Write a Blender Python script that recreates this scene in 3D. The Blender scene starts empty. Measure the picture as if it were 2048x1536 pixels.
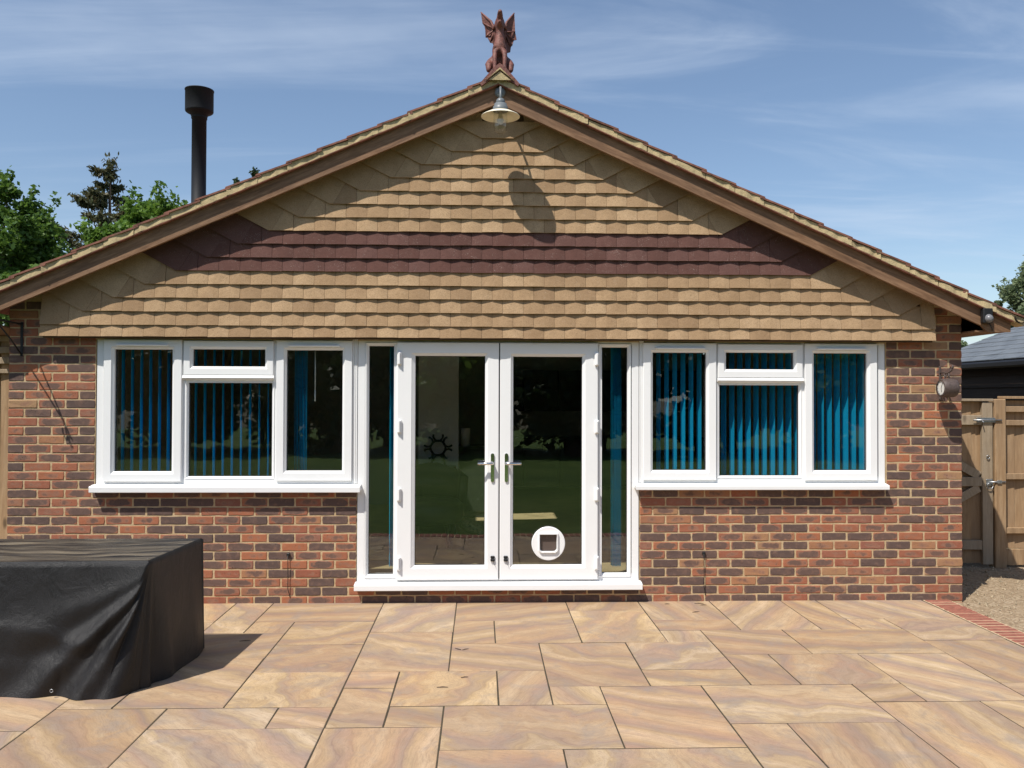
import bpy, bmesh, math, random
import numpy as np
from mathutils import Vector, Matrix, Euler
random.seed(7)
rng = np.random.default_rng(11)
R = math.radians
scene = bpy.context.scene
COL = scene.collection

# ------------------------------------------------------------------ camera
cam_d = bpy.data.cameras.new('camera')
cam = bpy.data.objects.new('camera', cam_d)
COL.objects.link(cam)
CX, CY, CZ = 0.0, -7.298, 1.745
right = Vector((0.99939429, -0.03466887, 0.00302126))
up = Vector((-0.00353019, -0.01462783, 0.99988678))
fwd = Vector((0.03462075, 0.9992918, 0.01474136))
cam.matrix_world = Matrix(((right.x, up.x, -fwd.x, CX), (right.y, up.y, -fwd.y, CY),
                           (right.z, up.z, -fwd.z, CZ), (0, 0, 0, 1)))
cam_d.sensor_width = 36
cam_d.lens = 1712 / 2048 * 36
cam_d.clip_start = 0.05
cam_d.clip_end = 2000
scene.camera = cam

# ------------------------------------------------------------------ sun and sky
SUN = Vector((0.85, 1.0, -2.0)).normalized()          # the way the light travels
sun_el = math.asin(-SUN.z)
sun_d = bpy.data.lights.new('sun', 'SUN')
sun_d.energy = 4.95
sun_d.angle = R(0.53)
sun_d.color = (1.0, 0.95, 0.87)
sun = bpy.data.objects.new('sun', sun_d)
COL.objects.link(sun)
sun.rotation_euler = SUN.to_track_quat('-Z', 'Y').to_euler()
sun.location = (-20, -25, 45)

world = bpy.data.worlds.new('World')
scene.world = world
world.use_nodes = True
wt = world.node_tree
wt.nodes.clear()
w_out = wt.nodes.new('ShaderNodeOutputWorld')
w_bg = wt.nodes.new('ShaderNodeBackground')
w_sky = wt.nodes.new('ShaderNodeTexSky')
w_sky.sky_type = 'NISHITA'
w_sky.sun_disc = False
w_sky.sun_elevation = sun_el
w_sky.sun_rotation = math.atan2(-SUN.x, -SUN.y)        # bearing of the sun from +Y, clockwise
w_sky.air_density = 1.0
w_sky.dust_density = 0.7
w_sky.ozone_density = 2.0
w_bg.inputs['Strength'].default_value = 0.119


def wnode(kind, **kw):
    n = wt.nodes.new(kind)
    for k, v in kw.items():
        if k in ('operation', 'blend_type', 'data_type', 'noise_dimensions', 'interpolation_type'):
            setattr(n, k, v)
    return n


def wlink(a, b):
    wt.links.new(a, b)


# thin cirrus on a plane far above: direction.xy / direction.z, stretched streaks
tc = wnode('ShaderNodeTexCoord')
sep = wnode('ShaderNodeSeparateXYZ')
wlink(tc.outputs['Generated'], sep.inputs[0])
zadd = wnode('ShaderNodeMath', operation='ADD'); zadd.inputs[1].default_value = 0.12
wlink(sep.outputs['Z'], zadd.inputs[0])
zmax = wnode('ShaderNodeMath', operation='MAXIMUM'); zmax.inputs[1].default_value = 0.03
wlink(zadd.outputs[0], zmax.inputs[0])
dx = wnode('ShaderNodeMath', operation='DIVIDE'); dy = wnode('ShaderNodeMath', operation='DIVIDE')
wlink(sep.outputs['X'], dx.inputs[0]); wlink(zmax.outputs[0], dx.inputs[1])
wlink(sep.outputs['Y'], dy.inputs[0]); wlink(zmax.outputs[0], dy.inputs[1])
comb = wnode('ShaderNodeCombineXYZ')
wlink(dx.outputs[0], comb.inputs[0]); wlink(dy.outputs[0], comb.inputs[1])


def cirrus(rot, scale, sx, sy, detail, lo, hi, dist, loc=(0, 0, 0)):
    mp = wnode('ShaderNodeMapping')
    mp.inputs['Rotation'].default_value = (0, 0, R(rot))
    mp.inputs['Scale'].default_value = (sx, sy, 1)
    mp.inputs['Location'].default_value = loc
    wlink(comb.outputs[0], mp.inputs[0])
    nz = wnode('ShaderNodeTexNoise')
    nz.inputs['Scale'].default_value = scale
    nz.inputs['Detail'].default_value = detail
    nz.inputs['Roughness'].default_value = 0.58
    nz.inputs['Distortion'].default_value = dist
    wlink(mp.outputs[0], nz.inputs['Vector'])
    mr = wnode('ShaderNodeMapRange', interpolation_type='SMOOTHSTEP')
    mr.inputs[1].default_value = lo; mr.inputs[2].default_value = hi
    wlink(nz.outputs['Fac'], mr.inputs[0])
    return mr.outputs[0]


c1 = cirrus(-36, 1.0, 0.5, 1.9, 9, 0.42, 0.70, 0.9)
c2 = cirrus(-24, 0.45, 0.8, 1.5, 6, 0.34, 0.62, 0.4, (3.1, 1.7, 0))
c3 = cirrus(24, 1.5, 0.30, 3.6, 6, 0.60, 0.82, 0.3, (7.3, 0.4, 0))
m1 = wnode('ShaderNodeMath', operation='MULTIPLY'); wlink(c1, m1.inputs[0]); wlink(c2, m1.inputs[1])
m2 = wnode('ShaderNodeMath', operation='MULTIPLY'); m2.inputs[1].default_value = 0.85
wlink(m1.outputs[0], m2.inputs[0])
m3 = wnode('ShaderNodeMath', operation='MULTIPLY_ADD'); m3.inputs[1].default_value = 0.38
wlink(c3, m3.inputs[0]); wlink(m2.outputs[0], m3.inputs[2])
m4 = wnode('ShaderNodeMath', operation='MULTIPLY_ADD'); m4.inputs[1].default_value = 0.50; m4.inputs[2].default_value = 0.02
wlink(m3.outputs[0], m4.inputs[0])
m5 = wnode('ShaderNodeMath', operation='MINIMUM'); m5.inputs[1].default_value = 0.8
wlink(m4.outputs[0], m5.inputs[0])
mixw = wnode('ShaderNodeMix', data_type='RGBA')
wlink(m5.outputs[0], mixw.inputs[0])
wlink(w_sky.outputs[0], mixw.inputs[6])
mixw.inputs[7].default_value = (5.0, 5.8, 7.0, 1)
wlink(mixw.outputs[2], w_bg.inputs['Color'])
wlink(w_bg.outputs[0], w_out.inputs['Surface'])

scene.view_settings.view_transform = 'Standard'
scene.view_settings.look = 'None'
scene.view_settings.exposure = 0.18
scene.view_settings.gamma = 1.0
scene.render.engine = 'CYCLES'
scene.cycles.max_bounces = 10
scene.cycles.transparent_max_bounces = 24


# ------------------------------------------------------------------ helpers
def tag(o, label=None, cat=None, group=None, kind=None):
    if label: o['label'] = label
    if cat: o['category'] = cat
    if group: o['group'] = group
    if kind: o['kind'] = kind
    return o


def empty(name, loc=(0, 0, 0), parent=None):
    o = bpy.data.objects.new(name, None)
    o.empty_display_size = 0.2
    COL.objects.link(o)
    o.location = loc
    if parent: o.parent = parent
    return o


def link_mesh(name, me, parent=None, loc=(0, 0, 0), rot=(0, 0, 0), scale=(1, 1, 1)):
    o = bpy.data.objects.new(name, me)
    COL.objects.link(o)
    o.location = loc; o.rotation_euler = rot; o.scale = scale
    if parent: o.parent = parent
    return o


class MB:
    """collects shapes, then makes ONE mesh"""
    def __init__(self):
        self.v = []; self.f = []; self.s = []

    def add(self, vs, fs, smooth=False):
        b = len(self.v)
        self.v += [tuple(p) for p in vs]
        self.f += [tuple(i + b for i in f) for f in fs]
        self.s += [smooth] * len(fs)
        return self

    def box(self, x0, x1, y0, y1, z0, z1, bev=0.0):
        if bev <= 0:
            vs = [(x, y, z) for x in (x0, x1) for y in (y0, y1) for z in (z0, z1)]
            return self.add(vs, [(0, 1, 3, 2), (4, 6, 7, 5), (0, 4, 5, 1), (2, 3, 7, 6), (0, 2, 6, 4), (1, 5, 7, 3)])
        bm = bmesh.new()
        bmesh.ops.create_cube(bm, size=1)
        for v in bm.verts:
            v.co = ((x0 + x1) / 2 + v.co.x * (x1 - x0), (y0 + y1) / 2 + v.co.y * (y1 - y0), (z0 + z1) / 2 + v.co.z * (z1 - z0))
        bmesh.ops.bevel(bm, geom=list(bm.edges), offset=bev, segments=1, affect='EDGES', profile=0.5)
        self.bm(bm)
        return self

    def bm(self, bm, smooth=False, mat=None):
        bm.verts.index_update()
        vs = [(mat @ v.co if mat else v.co.copy()) for v in bm.verts]
        self.add(vs, [[v.index for v in f.verts] for f in bm.faces], smooth)
        bm.free()

    def obox(self, a, b, w, t, side=None):
        """bar from a to b, w wide and t thick"""
        a = Vector(a); b = Vector(b)
        d = (b - a).normalized()
        s = Vector(side) if side else (Vector((0, 1, 0)) if abs(d.y) < 0.9 else Vector((1, 0, 0)))
        s = (s - d * s.dot(d)).normalized()
        n = d.cross(s)
        vs = [p + s * (i * w / 2) + n * (j * t / 2) for p in (a, b) for i in (-1, 1) for j in (-1, 1)]
        return self.add(vs, [(0, 1, 3, 2), (4, 6, 7, 5), (0, 4, 5, 1), (2, 3, 7, 6), (0, 2, 6, 4), (1, 5, 7, 3)])

    def tube(self, pts, r, n=8, cap=True):
        pts = [Vector(p) for p in pts]
        rs = r if isinstance(r, (list, tuple)) else [r] * len(pts)
        rings = []
        prev = None
        for i, p in enumerate(pts):
            d = (pts[min(i + 1, len(pts) - 1)] - pts[max(i - 1, 0)]).normalized()
            if prev is None:
                s = Vector((0, 0, 1)) if abs(d.z) < 0.9 else Vector((1, 0, 0))
            else:
                s = prev
            s = (s - d * s.dot(d)).normalized()
            prev = s
            t = d.cross(s)
            rings.append([p + (s * math.cos(2 * math.pi * k / n) + t * math.sin(2 * math.pi * k / n)) * rs[i] for k in range(n)])
        vs = [q for rg in rings for q in rg]
        fs = []
        for i in range(len(rings) - 1):
            for k in range(n):
                fs.append((i * n + k, i * n + (k + 1) % n, (i + 1) * n + (k + 1) % n, (i + 1) * n + k))
        if cap:
            fs.append(tuple(reversed(range(n))))
            fs.append(tuple(range((len(rings) - 1) * n, len(rings) * n)))
        return self.add(vs, fs, True)

    def lathe(self, prof, n=24, mat=None):
        vs = []; fs = []
        for r, z in prof:
            for k in range(n):
                a = 2 * math.pi * k / n
                p = Vector((r * math.cos(a), r * math.sin(a), z))
                vs.append(mat @ p if mat else p)
        for i in range(len(prof) - 1):
            for k in range(n):
                fs.append((i * n + k, i * n + (k + 1) % n, (i + 1) * n + (k + 1) % n, (i + 1) * n + k))
        return self.add(vs, fs, True)

    def prism(self, poly, y0, y1):
        """polygon in x,z pulled along y"""
        n = len(poly)
        vs = [(x, y0, z) for x, z in poly] + [(x, y1, z) for x, z in poly]
        fs = [tuple(range(n)), tuple(reversed(range(n, 2 * n)))]
        fs += [(i, i + n, (i + 1) % n + n, (i + 1) % n) for i in range(n)]
        return self.add(vs, fs)

    def ring(self, x0, x1, z0, z1, prof):
        """mitred frame in the x,z plane; prof is a list of (inset, y)"""
        vs = []; fs = []
        for t, y in prof:
            vs += [(x0 + t, y, z0 + t), (x1 - t, y, z0 + t), (x1 - t, y, z1 - t), (x0 + t, y, z1 - t)]
        for i in range(len(prof) - 1):
            for k in range(4):
                fs.append((i * 4 + k, i * 4 + (k + 1) % 4, (i + 1) * 4 + (k + 1) % 4, (i + 1) * 4 + k))
        return self.add(vs, fs)

    def mesh(self, name, mat=None):
        me = bpy.data.meshes.new(name)
        me.from_pydata(self.v, [], self.f)
        if any(self.s):
            me.polygons.foreach_set('use_smooth', self.s)
        if mat: me.materials.append(mat)
        bm = bmesh.new(); bm.from_mesh(me)
        bmesh.ops.recalc_face_normals(bm, faces=bm.faces)
        bm.to_mesh(me); bm.free()
        me.update()
        return me

    def build(self, name, mat, parent=None, loc=(0, 0, 0), rot=(0, 0, 0)):
        return link_mesh(name, self.mesh(name, mat), parent, loc, rot)


# ------------------------------------------------------------------ materials
class NT:
    def __init__(self, name):
        self.m = bpy.data.materials.new(name)
        self.m.use_nodes = True
        self.t = self.m.node_tree
        self.t.nodes.clear()
        self.out = self.t.nodes.new('ShaderNodeOutputMaterial')

    def n(self, kind, **kw):
        nd = self.t.nodes.new('ShaderNode' + kind)
        for k, v in kw.items():
            setattr(nd, k, v)
        return nd

    def put(self, sock, val):
        if val is None: return
        if hasattr(val, 'is_output') or isinstance(val, bpy.types.NodeSocket):
            self.t.links.new(val, sock)
        else:
            if isinstance(val, (tuple, list)) and len(val) == 3 and sock.type == 'RGBA':
                val = tuple(val) + (1,)
            sock.default_value = val

    def math(self, op, a, b=None, c=None, clamp=False):
        nd = self.n('Math', operation=op, use_clamp=clamp)
        self.put(nd.inputs[0], a)
        if b is not None: self.put(nd.inputs[1], b)
        if c is not None: self.put(nd.inputs[2], c)
        return nd.outputs[0]

    def vmath(self, op, a, b=None):
        nd = self.n('VectorMath', operation=op)
        self.put(nd.inputs[0], a)
        if b is not None:
            self.put(nd.inputs['Scale' if op == 'SCALE' else 1], b)
        return nd.outputs[0]

    def noise(self, vec, scale, detail=3, rough=0.55, dist=0.0, color=False):
        nd = self.n('TexNoise')
        self.put(nd.inputs['Vector'], vec)
        nd.inputs['Scale'].default_value = scale
        nd.inputs['Detail'].default_value = detail
        nd.inputs['Roughness'].default_value = rough
        nd.inputs['Distortion'].default_value = dist
        return nd.outputs['Color' if color else 'Fac']

    def voro(self, vec, scale, out='Distance', feature='F1'):
        nd = self.n('TexVoronoi', feature=feature)
        self.put(nd.inputs['Vector'], vec)
        nd.inputs['Scale'].default_value = scale
        return nd.outputs[out]

    def ramp(self, fac, stops, interp='LINEAR'):
        nd = self.n('ValToRGB')
        cr = nd.color_ramp
        cr.interpolation = interp
        while len(cr.elements) < len(stops):
            cr.elements.new(0.5)
        for e, (p, c) in zip(cr.elements, stops):
            e.position = p
            e.color = tuple(c) + (1,) if len(c) == 3 else c
        self.put(nd.inputs[0], fac)
        return nd.outputs[0]

    def rng(self, fac, a, b, c=0.0, d=1.0):
        nd = self.n('MapRange')
        self.put(nd.inputs[0], fac)
        for i, v in enumerate((a, b, c, d)):
            self.put(nd.inputs[i + 1], v)
        return nd.outputs[0]

    def mix(self, fac, a, b, mode='MIX'):
        nd = self.n('Mix', data_type='RGBA', blend_type=mode)
        self.put(nd.inputs[0], fac)
        self.put(nd.inputs[6], a)
        self.put(nd.inputs[7], b)
        return nd.outputs[2]

    def pos(self):
        return self.n('NewGeometry').outputs['Position']

    def obj(self):
        return self.n('TexCoord').outputs['Object']

    def rand(self):
        a = self.n('ObjectInfo').outputs['Random']
        b = self.n('NewGeometry').outputs['Random Per Island']
        return self.math('FRACT', self.math('ADD', a, b))

    def hash(self, val):
        nd = self.n('TexWhiteNoise', noise_dimensions='1D')
        self.put(nd.inputs['W'], val)
        return nd.outputs['Value'], nd.outputs['Color']

    def mapping(self, vec, scale=(1, 1, 1), rot=None, loc=None):
        nd = self.n('Mapping')
        self.put(nd.inputs['Vector'], vec)
        self.put(nd.inputs['Scale'], scale)
        if rot is not None: self.put(nd.inputs['Rotation'], rot)
        if loc is not None: self.put(nd.inputs['Location'], loc)
        return nd.outputs[0]

    def bump(self, h, strength=0.3, dist=0.01, normal=None):
        nd = self.n('Bump')
        nd.inputs['Strength'].default_value = strength
        nd.inputs['Distance'].default_value = dist
        self.put(nd.inputs['Height'], h)
        self.put(nd.inputs['Normal'], normal)
        return nd.outputs[0]

    def surf(self, col, rough=0.7, normal=None, metal=0.0, spec=0.4, **kw):
        p = self.n('BsdfPrincipled')
        self.put(p.inputs['Base Color'], col)
        self.put(p.inputs['Roughness'], rough)
        self.put(p.inputs['Metallic'], metal)
        self.put(p.inputs['Specular IOR Level'], spec)
        self.put(p.inputs['Normal'], normal)
        for k, v in kw.items():
            self.put(p.inputs[k.replace('_', ' ')], v)
        self.t.links.new(p.outputs[0], self.out.inputs['Surface'])
        return self.m


M = {}


def mat_brick():
    t = NT('brick')
    r = t.rand(); p = t.pos()
    h, hc = t.hash(t.math('MULTIPLY', r, 917.3))
    h2, _ = t.hash(t.math('ADD', t.math('MULTIPLY', r, 331.7), 5.1))
    red = t.ramp(h, [(0, (.30, .105, .062)), (.35, (.35, .128, .071)), (.62, (.40, .145, .070)), (.8, (.28, .112, .075)), (.93, (.38, .18, .09)), (1, (.37, .225, .12))])
    dark = t.ramp(h2, [(0, (.108, .073, .063)), (.5, (.148, .092, .074)), (1, (.20, .11, .077))])
    pv = t.vmath('ADD', p, t.vmath('SCALE', hc, 30.0))
    at = t.n('Attribute', attribute_name='local')
    sl = t.n('SeparateXYZ'); t.put(sl.inputs[0], at.outputs['Vector'])
    nx = t.noise(pv, 17, 3, .55); nz = t.noise(t.vmath('ADD', pv, (7.0, 3.0, 1.0)), 11, 2, .5)
    ax = t.math('POWER', t.math('ABSOLUTE', t.math('ADD', t.math('DIVIDE', sl.outputs[0], .104), t.math('MULTIPLY', t.math('SUBTRACT', nz, .5), .9))), 2.6)
    az = t.math('POWER', t.math('ABSOLUTE', t.math('DIVIDE', sl.outputs[2], .034)), 2.6)
    dist = t.math('ADD', t.math('ADD', ax, az), t.math('MULTIPLY', t.math('SUBTRACT', nx, .5), 1.7))
    thr = t.ramp(h2, [(0, (2.4, 2.4, 2.4)), (.25, (1.4, 1.4, 1.4)), (.47, (.75, .75, .75)), (.70, (.25, .25, .25)), (.82, (-.5, -.5, -.5)), (1, (-1, -1, -1))])
    edge = t.rng(t.math('SUBTRACT', thr, dist), -.25, .25)
    # a narrow pale rim where the burnt heart meets the red
    rim = t.math('SUBTRACT', 1.0, t.math('ABSOLUTE', t.math('SUBTRACT', t.math('MULTIPLY', edge, 2.0), 1.0)))
    c = t.mix(edge, red, dark)
    c = t.mix(t.math('MULTIPLY', rim, .35), c, (.42, .22, .14))
    fine = t.noise(p, 170, 4, .65)
    c = t.mix(t.rng(fine, .3, .75, 0, .55), c, t.mix(.5, c, (.05, .03, .028)))
    mot = t.noise(pv, 22, 3, .6)
    c = t.mix(t.rng(mot, .5, .8, 0, .35), c, (.36, .20, .13))
    pit = t.rng(t.voro(pv, 46), .10, .15, 1, 0)
    pitm = t.math('MULTIPLY', pit, t.rng(t.noise(pv, 9), .52, .6))
    c = t.mix(pitm, c, (.025, .018, .018))
    c = t.mix(t.rng(t.noise(p, 2.3, 5, .65), .48, .74, 0, .35), c, t.mix(.6, c, (.13, .085, .06)))
    # lime bloom smears
    bl = t.math('MULTIPLY', t.rng(t.noise(t.mapping(p, (1, 1, 2.5)), 6, 5, .7), .62, .8), .35)
    c = t.mix(bl, c, (.45, .36, .27))
    ht = t.math('ADD', t.math('MULTIPLY', fine, .35), t.math('ADD', mot, t.math('MULTIPLY', pitm, -1.6)))
    return t.surf(c, .86, t.bump(ht, .55, .004), spec=.25)


def mat_mortar():
    t = NT('mortar'); p = t.pos()
    n = t.noise(p, 14, 4, .6); f = t.noise(p, 260, 3, .7)
    c = t.ramp(n, [(.3, (.45, .325, .185)), (.5, (.54, .40, .235)), (.7, (.61, .47, .295))])
    c = t.mix(t.rng(f, .35, .7, 0, .4), c, (.33, .23, .13))
    return t.surf(c, .95, t.bump(t.math('ADD', f, t.noise(p, 60, 3)), .7, .004), spec=.15)


def mat_hang(name, a, b, c3, speck, bloom):
    t = NT(name); r = t.rand(); p = t.pos()
    h, hc = t.hash(t.math('MULTIPLY', r, 611.7))
    base = t.ramp(h, [(0, a), (.5, b), (1, c3)])
    pv = t.vmath('ADD', p, t.vmath('SCALE', hc, 9.0))
    soft = t.noise(pv, 9, 3, .55)
    base = t.mix(t.rng(soft, .35, .7, 0, .5), base, t.mix(.6, base, speck))
    grain = t.noise(p, 190, 4, .75)
    base = t.mix(t.rng(grain, .48, .66, 0, .85), base, speck)
    st = t.noise(t.mapping(p, (1, 1, .45)), 3.2, 5, .65)
    base = t.mix(t.rng(st, .45, .72, 0, .38), base, t.mix(.6, base, speck))
    pale = t.noise(pv, 150, 3, .7)
    base = t.mix(t.math('MULTIPLY', t.rng(pale, .6, .74), t.rng(t.noise(pv, 13, 2), .45, .7, 0, bloom)), base, (.60, .52, .46))
    return t.surf(base, .93, t.bump(t.math('ADD', grain, t.math('MULTIPLY', t.noise(pv, 35, 4, .6), 2.0)), .6, .0025), spec=.2)


def mat_slab():
    t = NT('rainbow_sandstone'); r = t.rand()
    h1, hc = t.hash(t.math('MULTIPLY', r, 733.1))
    h2, hd = t.hash(t.math('ADD', t.math('MULTIPLY', r, 517.9), 3.3))
    h3, _ = t.hash(t.math('ADD', t.math('MULTIPLY', r, 211.9), 8.7))
    ang = t.n('CombineXYZ'); t.put(ang.inputs[2], t.math('MULTIPLY', h1, 6.283))
    v = t.mapping(t.obj(), (1.45, 1.45, 1.45), ang.outputs[0], t.vmath('SCALE', hc, 40.0))
    sw = t.math('POWER', h3, 2.2)
    wn = t.noise(v, 1.5, 2, .5, 0, True)
    v2 = t.vmath('ADD', v, t.vmath('SCALE', wn, t.math('MULTIPLY_ADD', sw, .85, .08)))
    sx = t.n('SeparateXYZ'); t.put(sx.inputs[0], v2)
    hgt = t.math('ADD', t.math('MULTIPLY', sx.outputs[0], t.math('MULTIPLY_ADD', sw, -.7, 1.9)),
                 t.math('MULTIPLY', t.noise(t.mapping(v2, (1.3, .45, 1)), 1.9, 4, .55, .3), t.math('MULTIPLY_ADD', sw, 1.5, .55)))
    f1 = t.math('PINGPONG', t.math('MULTIPLY', hgt, 1.25), 1.0)
    f2 = t.math('FRACT', t.math('MULTIPLY', hgt, 5.2))
    f3 = t.math('PINGPONG', t.math('MULTIPLY', hgt, 29.0), 1.0)
    c = t.ramp(f1, [(0, (.49, .37, .24)), (.22, (.43, .30, .18)), (.42, (.36, .245, .18)), (.6, (.285, .215, .18)), (.78, (.42, .31, .18)), (1, (.54, .42, .285))])
    tone = t.ramp(h2, [(0, (1.10, 1.08, 1.05)), (.2, (.88, .81, .76)), (.4, (.99, 1.0, 1.04)), (.6, (1.10, 1.03, .88)), (.8, (.84, .78, .72)), (1, (1.05, .95, .91))])
    c = t.mix(1.0, t.mix(1.0, c, tone, 'MULTIPLY'), (1.14, 1.13, 1.12), 'MULTIPLY')
    band = t.ramp(f2, [(0, (.31, .205, .125)), (.12, (.40, .29, .18)), (.5, (.45, .34, .22)), (.80, (.37, .27, .18)), (.93, (.21, .14, .10)), (1, (.31, .205, .125))])
    c = t.mix(t.rng(t.noise(v, 2.1, 2), .35, .68, .05, .42), c, band)
    line = t.math('MULTIPLY', t.rng(f3, .84, 1.0), t.rng(t.noise(v, 3.3, 2), .42, .64, 0, .30))
    c = t.mix(line, c, (.19, .115, .075))
    c = t.mix(t.rng(t.noise(v, 2.7, 5, .65, .8), .52, .70, 0, .62), c, (.27, .235, .215))        # grey lilac clouds
    c = t.mix(t.rng(t.noise(v2, 3.9, 4, .6), .64, .74, 0, .55), c, (.50, .385, .25))         # pale cream pools
    c = t.mix(t.rng(t.noise(v, 5.5, 3, .6), .69, .78, 0, .5), c, (.38, .185, .06))          # iron spots
    gr = t.noise(t.mapping(v2, (1, .07, 1)), 85, 4, .7)
    c = t.mix(t.rng(gr, .48, .68, 0, .42), c, (.20, .135, .085))
    gr2 = t.noise(t.mapping(v2, (1, .12, 1)), 22, 5, .7)
    c = t.mix(t.rng(gr2, .50, .72, 0, .40), c, (.25, .165, .105))
    p = t.pos()
    grime = t.noise(p, 1.3, 6, .68)
    c = t.mix(t.rng(grime, .46, .74, 0, .55), c, t.mix(.5, c, (.17, .135, .105)))
    c = t.mix(t.rng(t.noise(p, 7, 6, .72), .5, .75, 0, .4), c, t.mix(.5, c, (.20, .15, .11)))
    spk = t.rng(t.voro(p, 62), .05, .09, 1, 0)
    c = t.mix(t.math('MULTIPLY', spk, t.rng(t.noise(p, 4.1, 3), .60, .68, 0, .8)), c, (.09, .07, .055))
    fine = t.noise(p, 210, 3, .7)
    c = t.mix(t.rng(fine, .35, .7, 0, .34), c, (.22, .15, .095))
    ht = t.math('ADD', t.math('MULTIPLY', fine, .35), t.math('ADD', t.math('MULTIPLY', f2, .5), t.noise(v, 12, 4, .6)))
    return t.surf(c, t.rng(fine, .2, .8, .62, .80), t.bump(ht, .22, .004), spec=.35)


def mat_plain(name, col, rough=.6, var=.15, scale=8, bumpy=0.0, metal=0.0, spec=.4, fine=120, dirt=None):
    t = NT(name); p = t.pos()
    n = t.noise(p, scale, 5, .65)
    dk = tuple(x * (1 - var * 1.6) for x in col); lt = tuple(min(1, x * (1 + var)) for x in col)
    c = t.ramp(n, [(.25, dk), (.5, col), (.75, lt)])
    if dirt:
        c = t.mix(t.rng(t.noise(p, scale * .6, 6, .75), .55, .75, 0, dirt[1]), c, dirt[0])
    nm = t.bump(t.noise(p, fine, 3, .6), bumpy, .004) if bumpy else None
    rr = t.rng(n, .2, .8, max(.02, rough - .06), min(1, rough + .06))
    return t.surf(c, rr, nm, metal, spec)


def mat_wood(name, cols, grain=26, axis=0, rough=.75, knots=True, bump=.35):
    t = NT(name); r = t.rand(); o = t.obj()
    _, hc = t.hash(t.math('MULTIPLY', r, 433.3))
    v = t.vmath('ADD', o, t.vmath('SCALE', hc, 13.0))
    sc = [1.0, 1.0, 1.0]; sc[axis] = 0.09
    g = t.noise(t.mapping(v, tuple(sc)), grain, 5, .62, .6)
    g2 = t.noise(t.mapping(v, tuple(sc)), grain * 4.5, 4, .7)
    c = t.ramp(g, [(.22, cols[0]), (.45, cols[1]), (.62, cols[2]), (.8, cols[1])])
    c = t.mix(t.rng(g2, .4, .75, 0, .5), c, cols[0])
    st = t.noise(v, 1.6, 4, .6)
    c = t.mix(t.rng(st, .42, .72, 0, .5), c, cols[3] if len(cols) > 3 else cols[0])
    if knots:
        k = t.voro(t.mapping(v, (4.6 if axis != 0 else 1.9, 4.6, 4.6 if axis != 2 else 1.9)), 1.0)
        c = t.mix(t.rng(k, .05, .13, .75, 0), c, tuple(x * .30 for x in cols[0]))
    return t.surf(c, rough, t.bump(t.math('ADD', g, g2), bump, .003), spec=.3)


def mat_glass():
    t = NT('window_glass')
    lw = t.n('LayerWeight'); lw.inputs[0].default_value = .5
    fac = t.math('MULTIPLY_ADD', t.math('POWER', lw.outputs['Facing'], 5.0), .9, .095, clamp=True)
    tr = t.n('BsdfTransparent'); tr.inputs[0].default_value = (.94, .955, .945, 1)
    gl = t.n('BsdfGlossy'); gl.inputs['Roughness'].default_value = .0
    p = t.pos()
    t.put(gl.inputs['Normal'], t.bump(t.noise(p, 2.2, 2), .05, .02))
    mx = t.n('MixShader')
    t.put(mx.inputs[0], fac)
    t.t.links.new(tr.outputs[0], mx.inputs[1]); t.t.links.new(gl.outputs[0], mx.inputs[2])
    t.t.links.new(mx.outputs[0], t.out.inputs['Surface'])
    return t.m


def mat_leaf(name, a, b, c, trans=.35, rough=.55):
    t = NT(name)
    r = t.n('NewGeometry').outputs['Random Per Island']
    p = t.pos()
    col = t.ramp(r, [(0, a), (.5, b), (1, c)])
    big = t.noise(p, .9, 3)
    col = t.mix(t.rng(big, .35, .7, 0, .35), col, a)
    pr = t.n('BsdfPrincipled')
    t.put(pr.inputs['Base Color'], col); pr.inputs['Roughness'].default_value = rough
    pr.inputs['Specular IOR Level'].default_value = .35
    tr = t.n('BsdfTranslucent'); t.put(tr.inputs[0], t.mix(.5, col, tuple(x * 1.5 for x in c)))
    mx = t.n('MixShader'); mx.inputs[0].default_value = trans
    t.t.links.new(pr.outputs[0], mx.inputs[1]); t.t.links.new(tr.outputs[0], mx.inputs[2])
    t.t.links.new(mx.outputs[0], t.out.inputs['Surface'])
    return t.m


def mat_slat():
    t = NT('blind_fabric'); p = t.pos()
    n = t.noise(t.mapping(p, (1, 1, .2)), 300, 2)
    c = t.mix(t.rng(n, .3, .7, 0, .2), (.018, .54, .86), (.015, .47, .78))
    d = t.n('BsdfDiffuse'); t.put(d.inputs[0], c)
    tr = t.n('BsdfTranslucent'); tr.inputs[0].default_value = (.012, .26, .62, 1)
    mx = t.n('MixShader'); mx.inputs[0].default_value = .35
    t.t.links.new(d.outputs[0], mx.inputs[1]); t.t.links.new(tr.outputs[0], mx.inputs[2])
    t.t.links.new(mx.outputs[0], t.out.inputs['Surface'])
    return t.m


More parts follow.
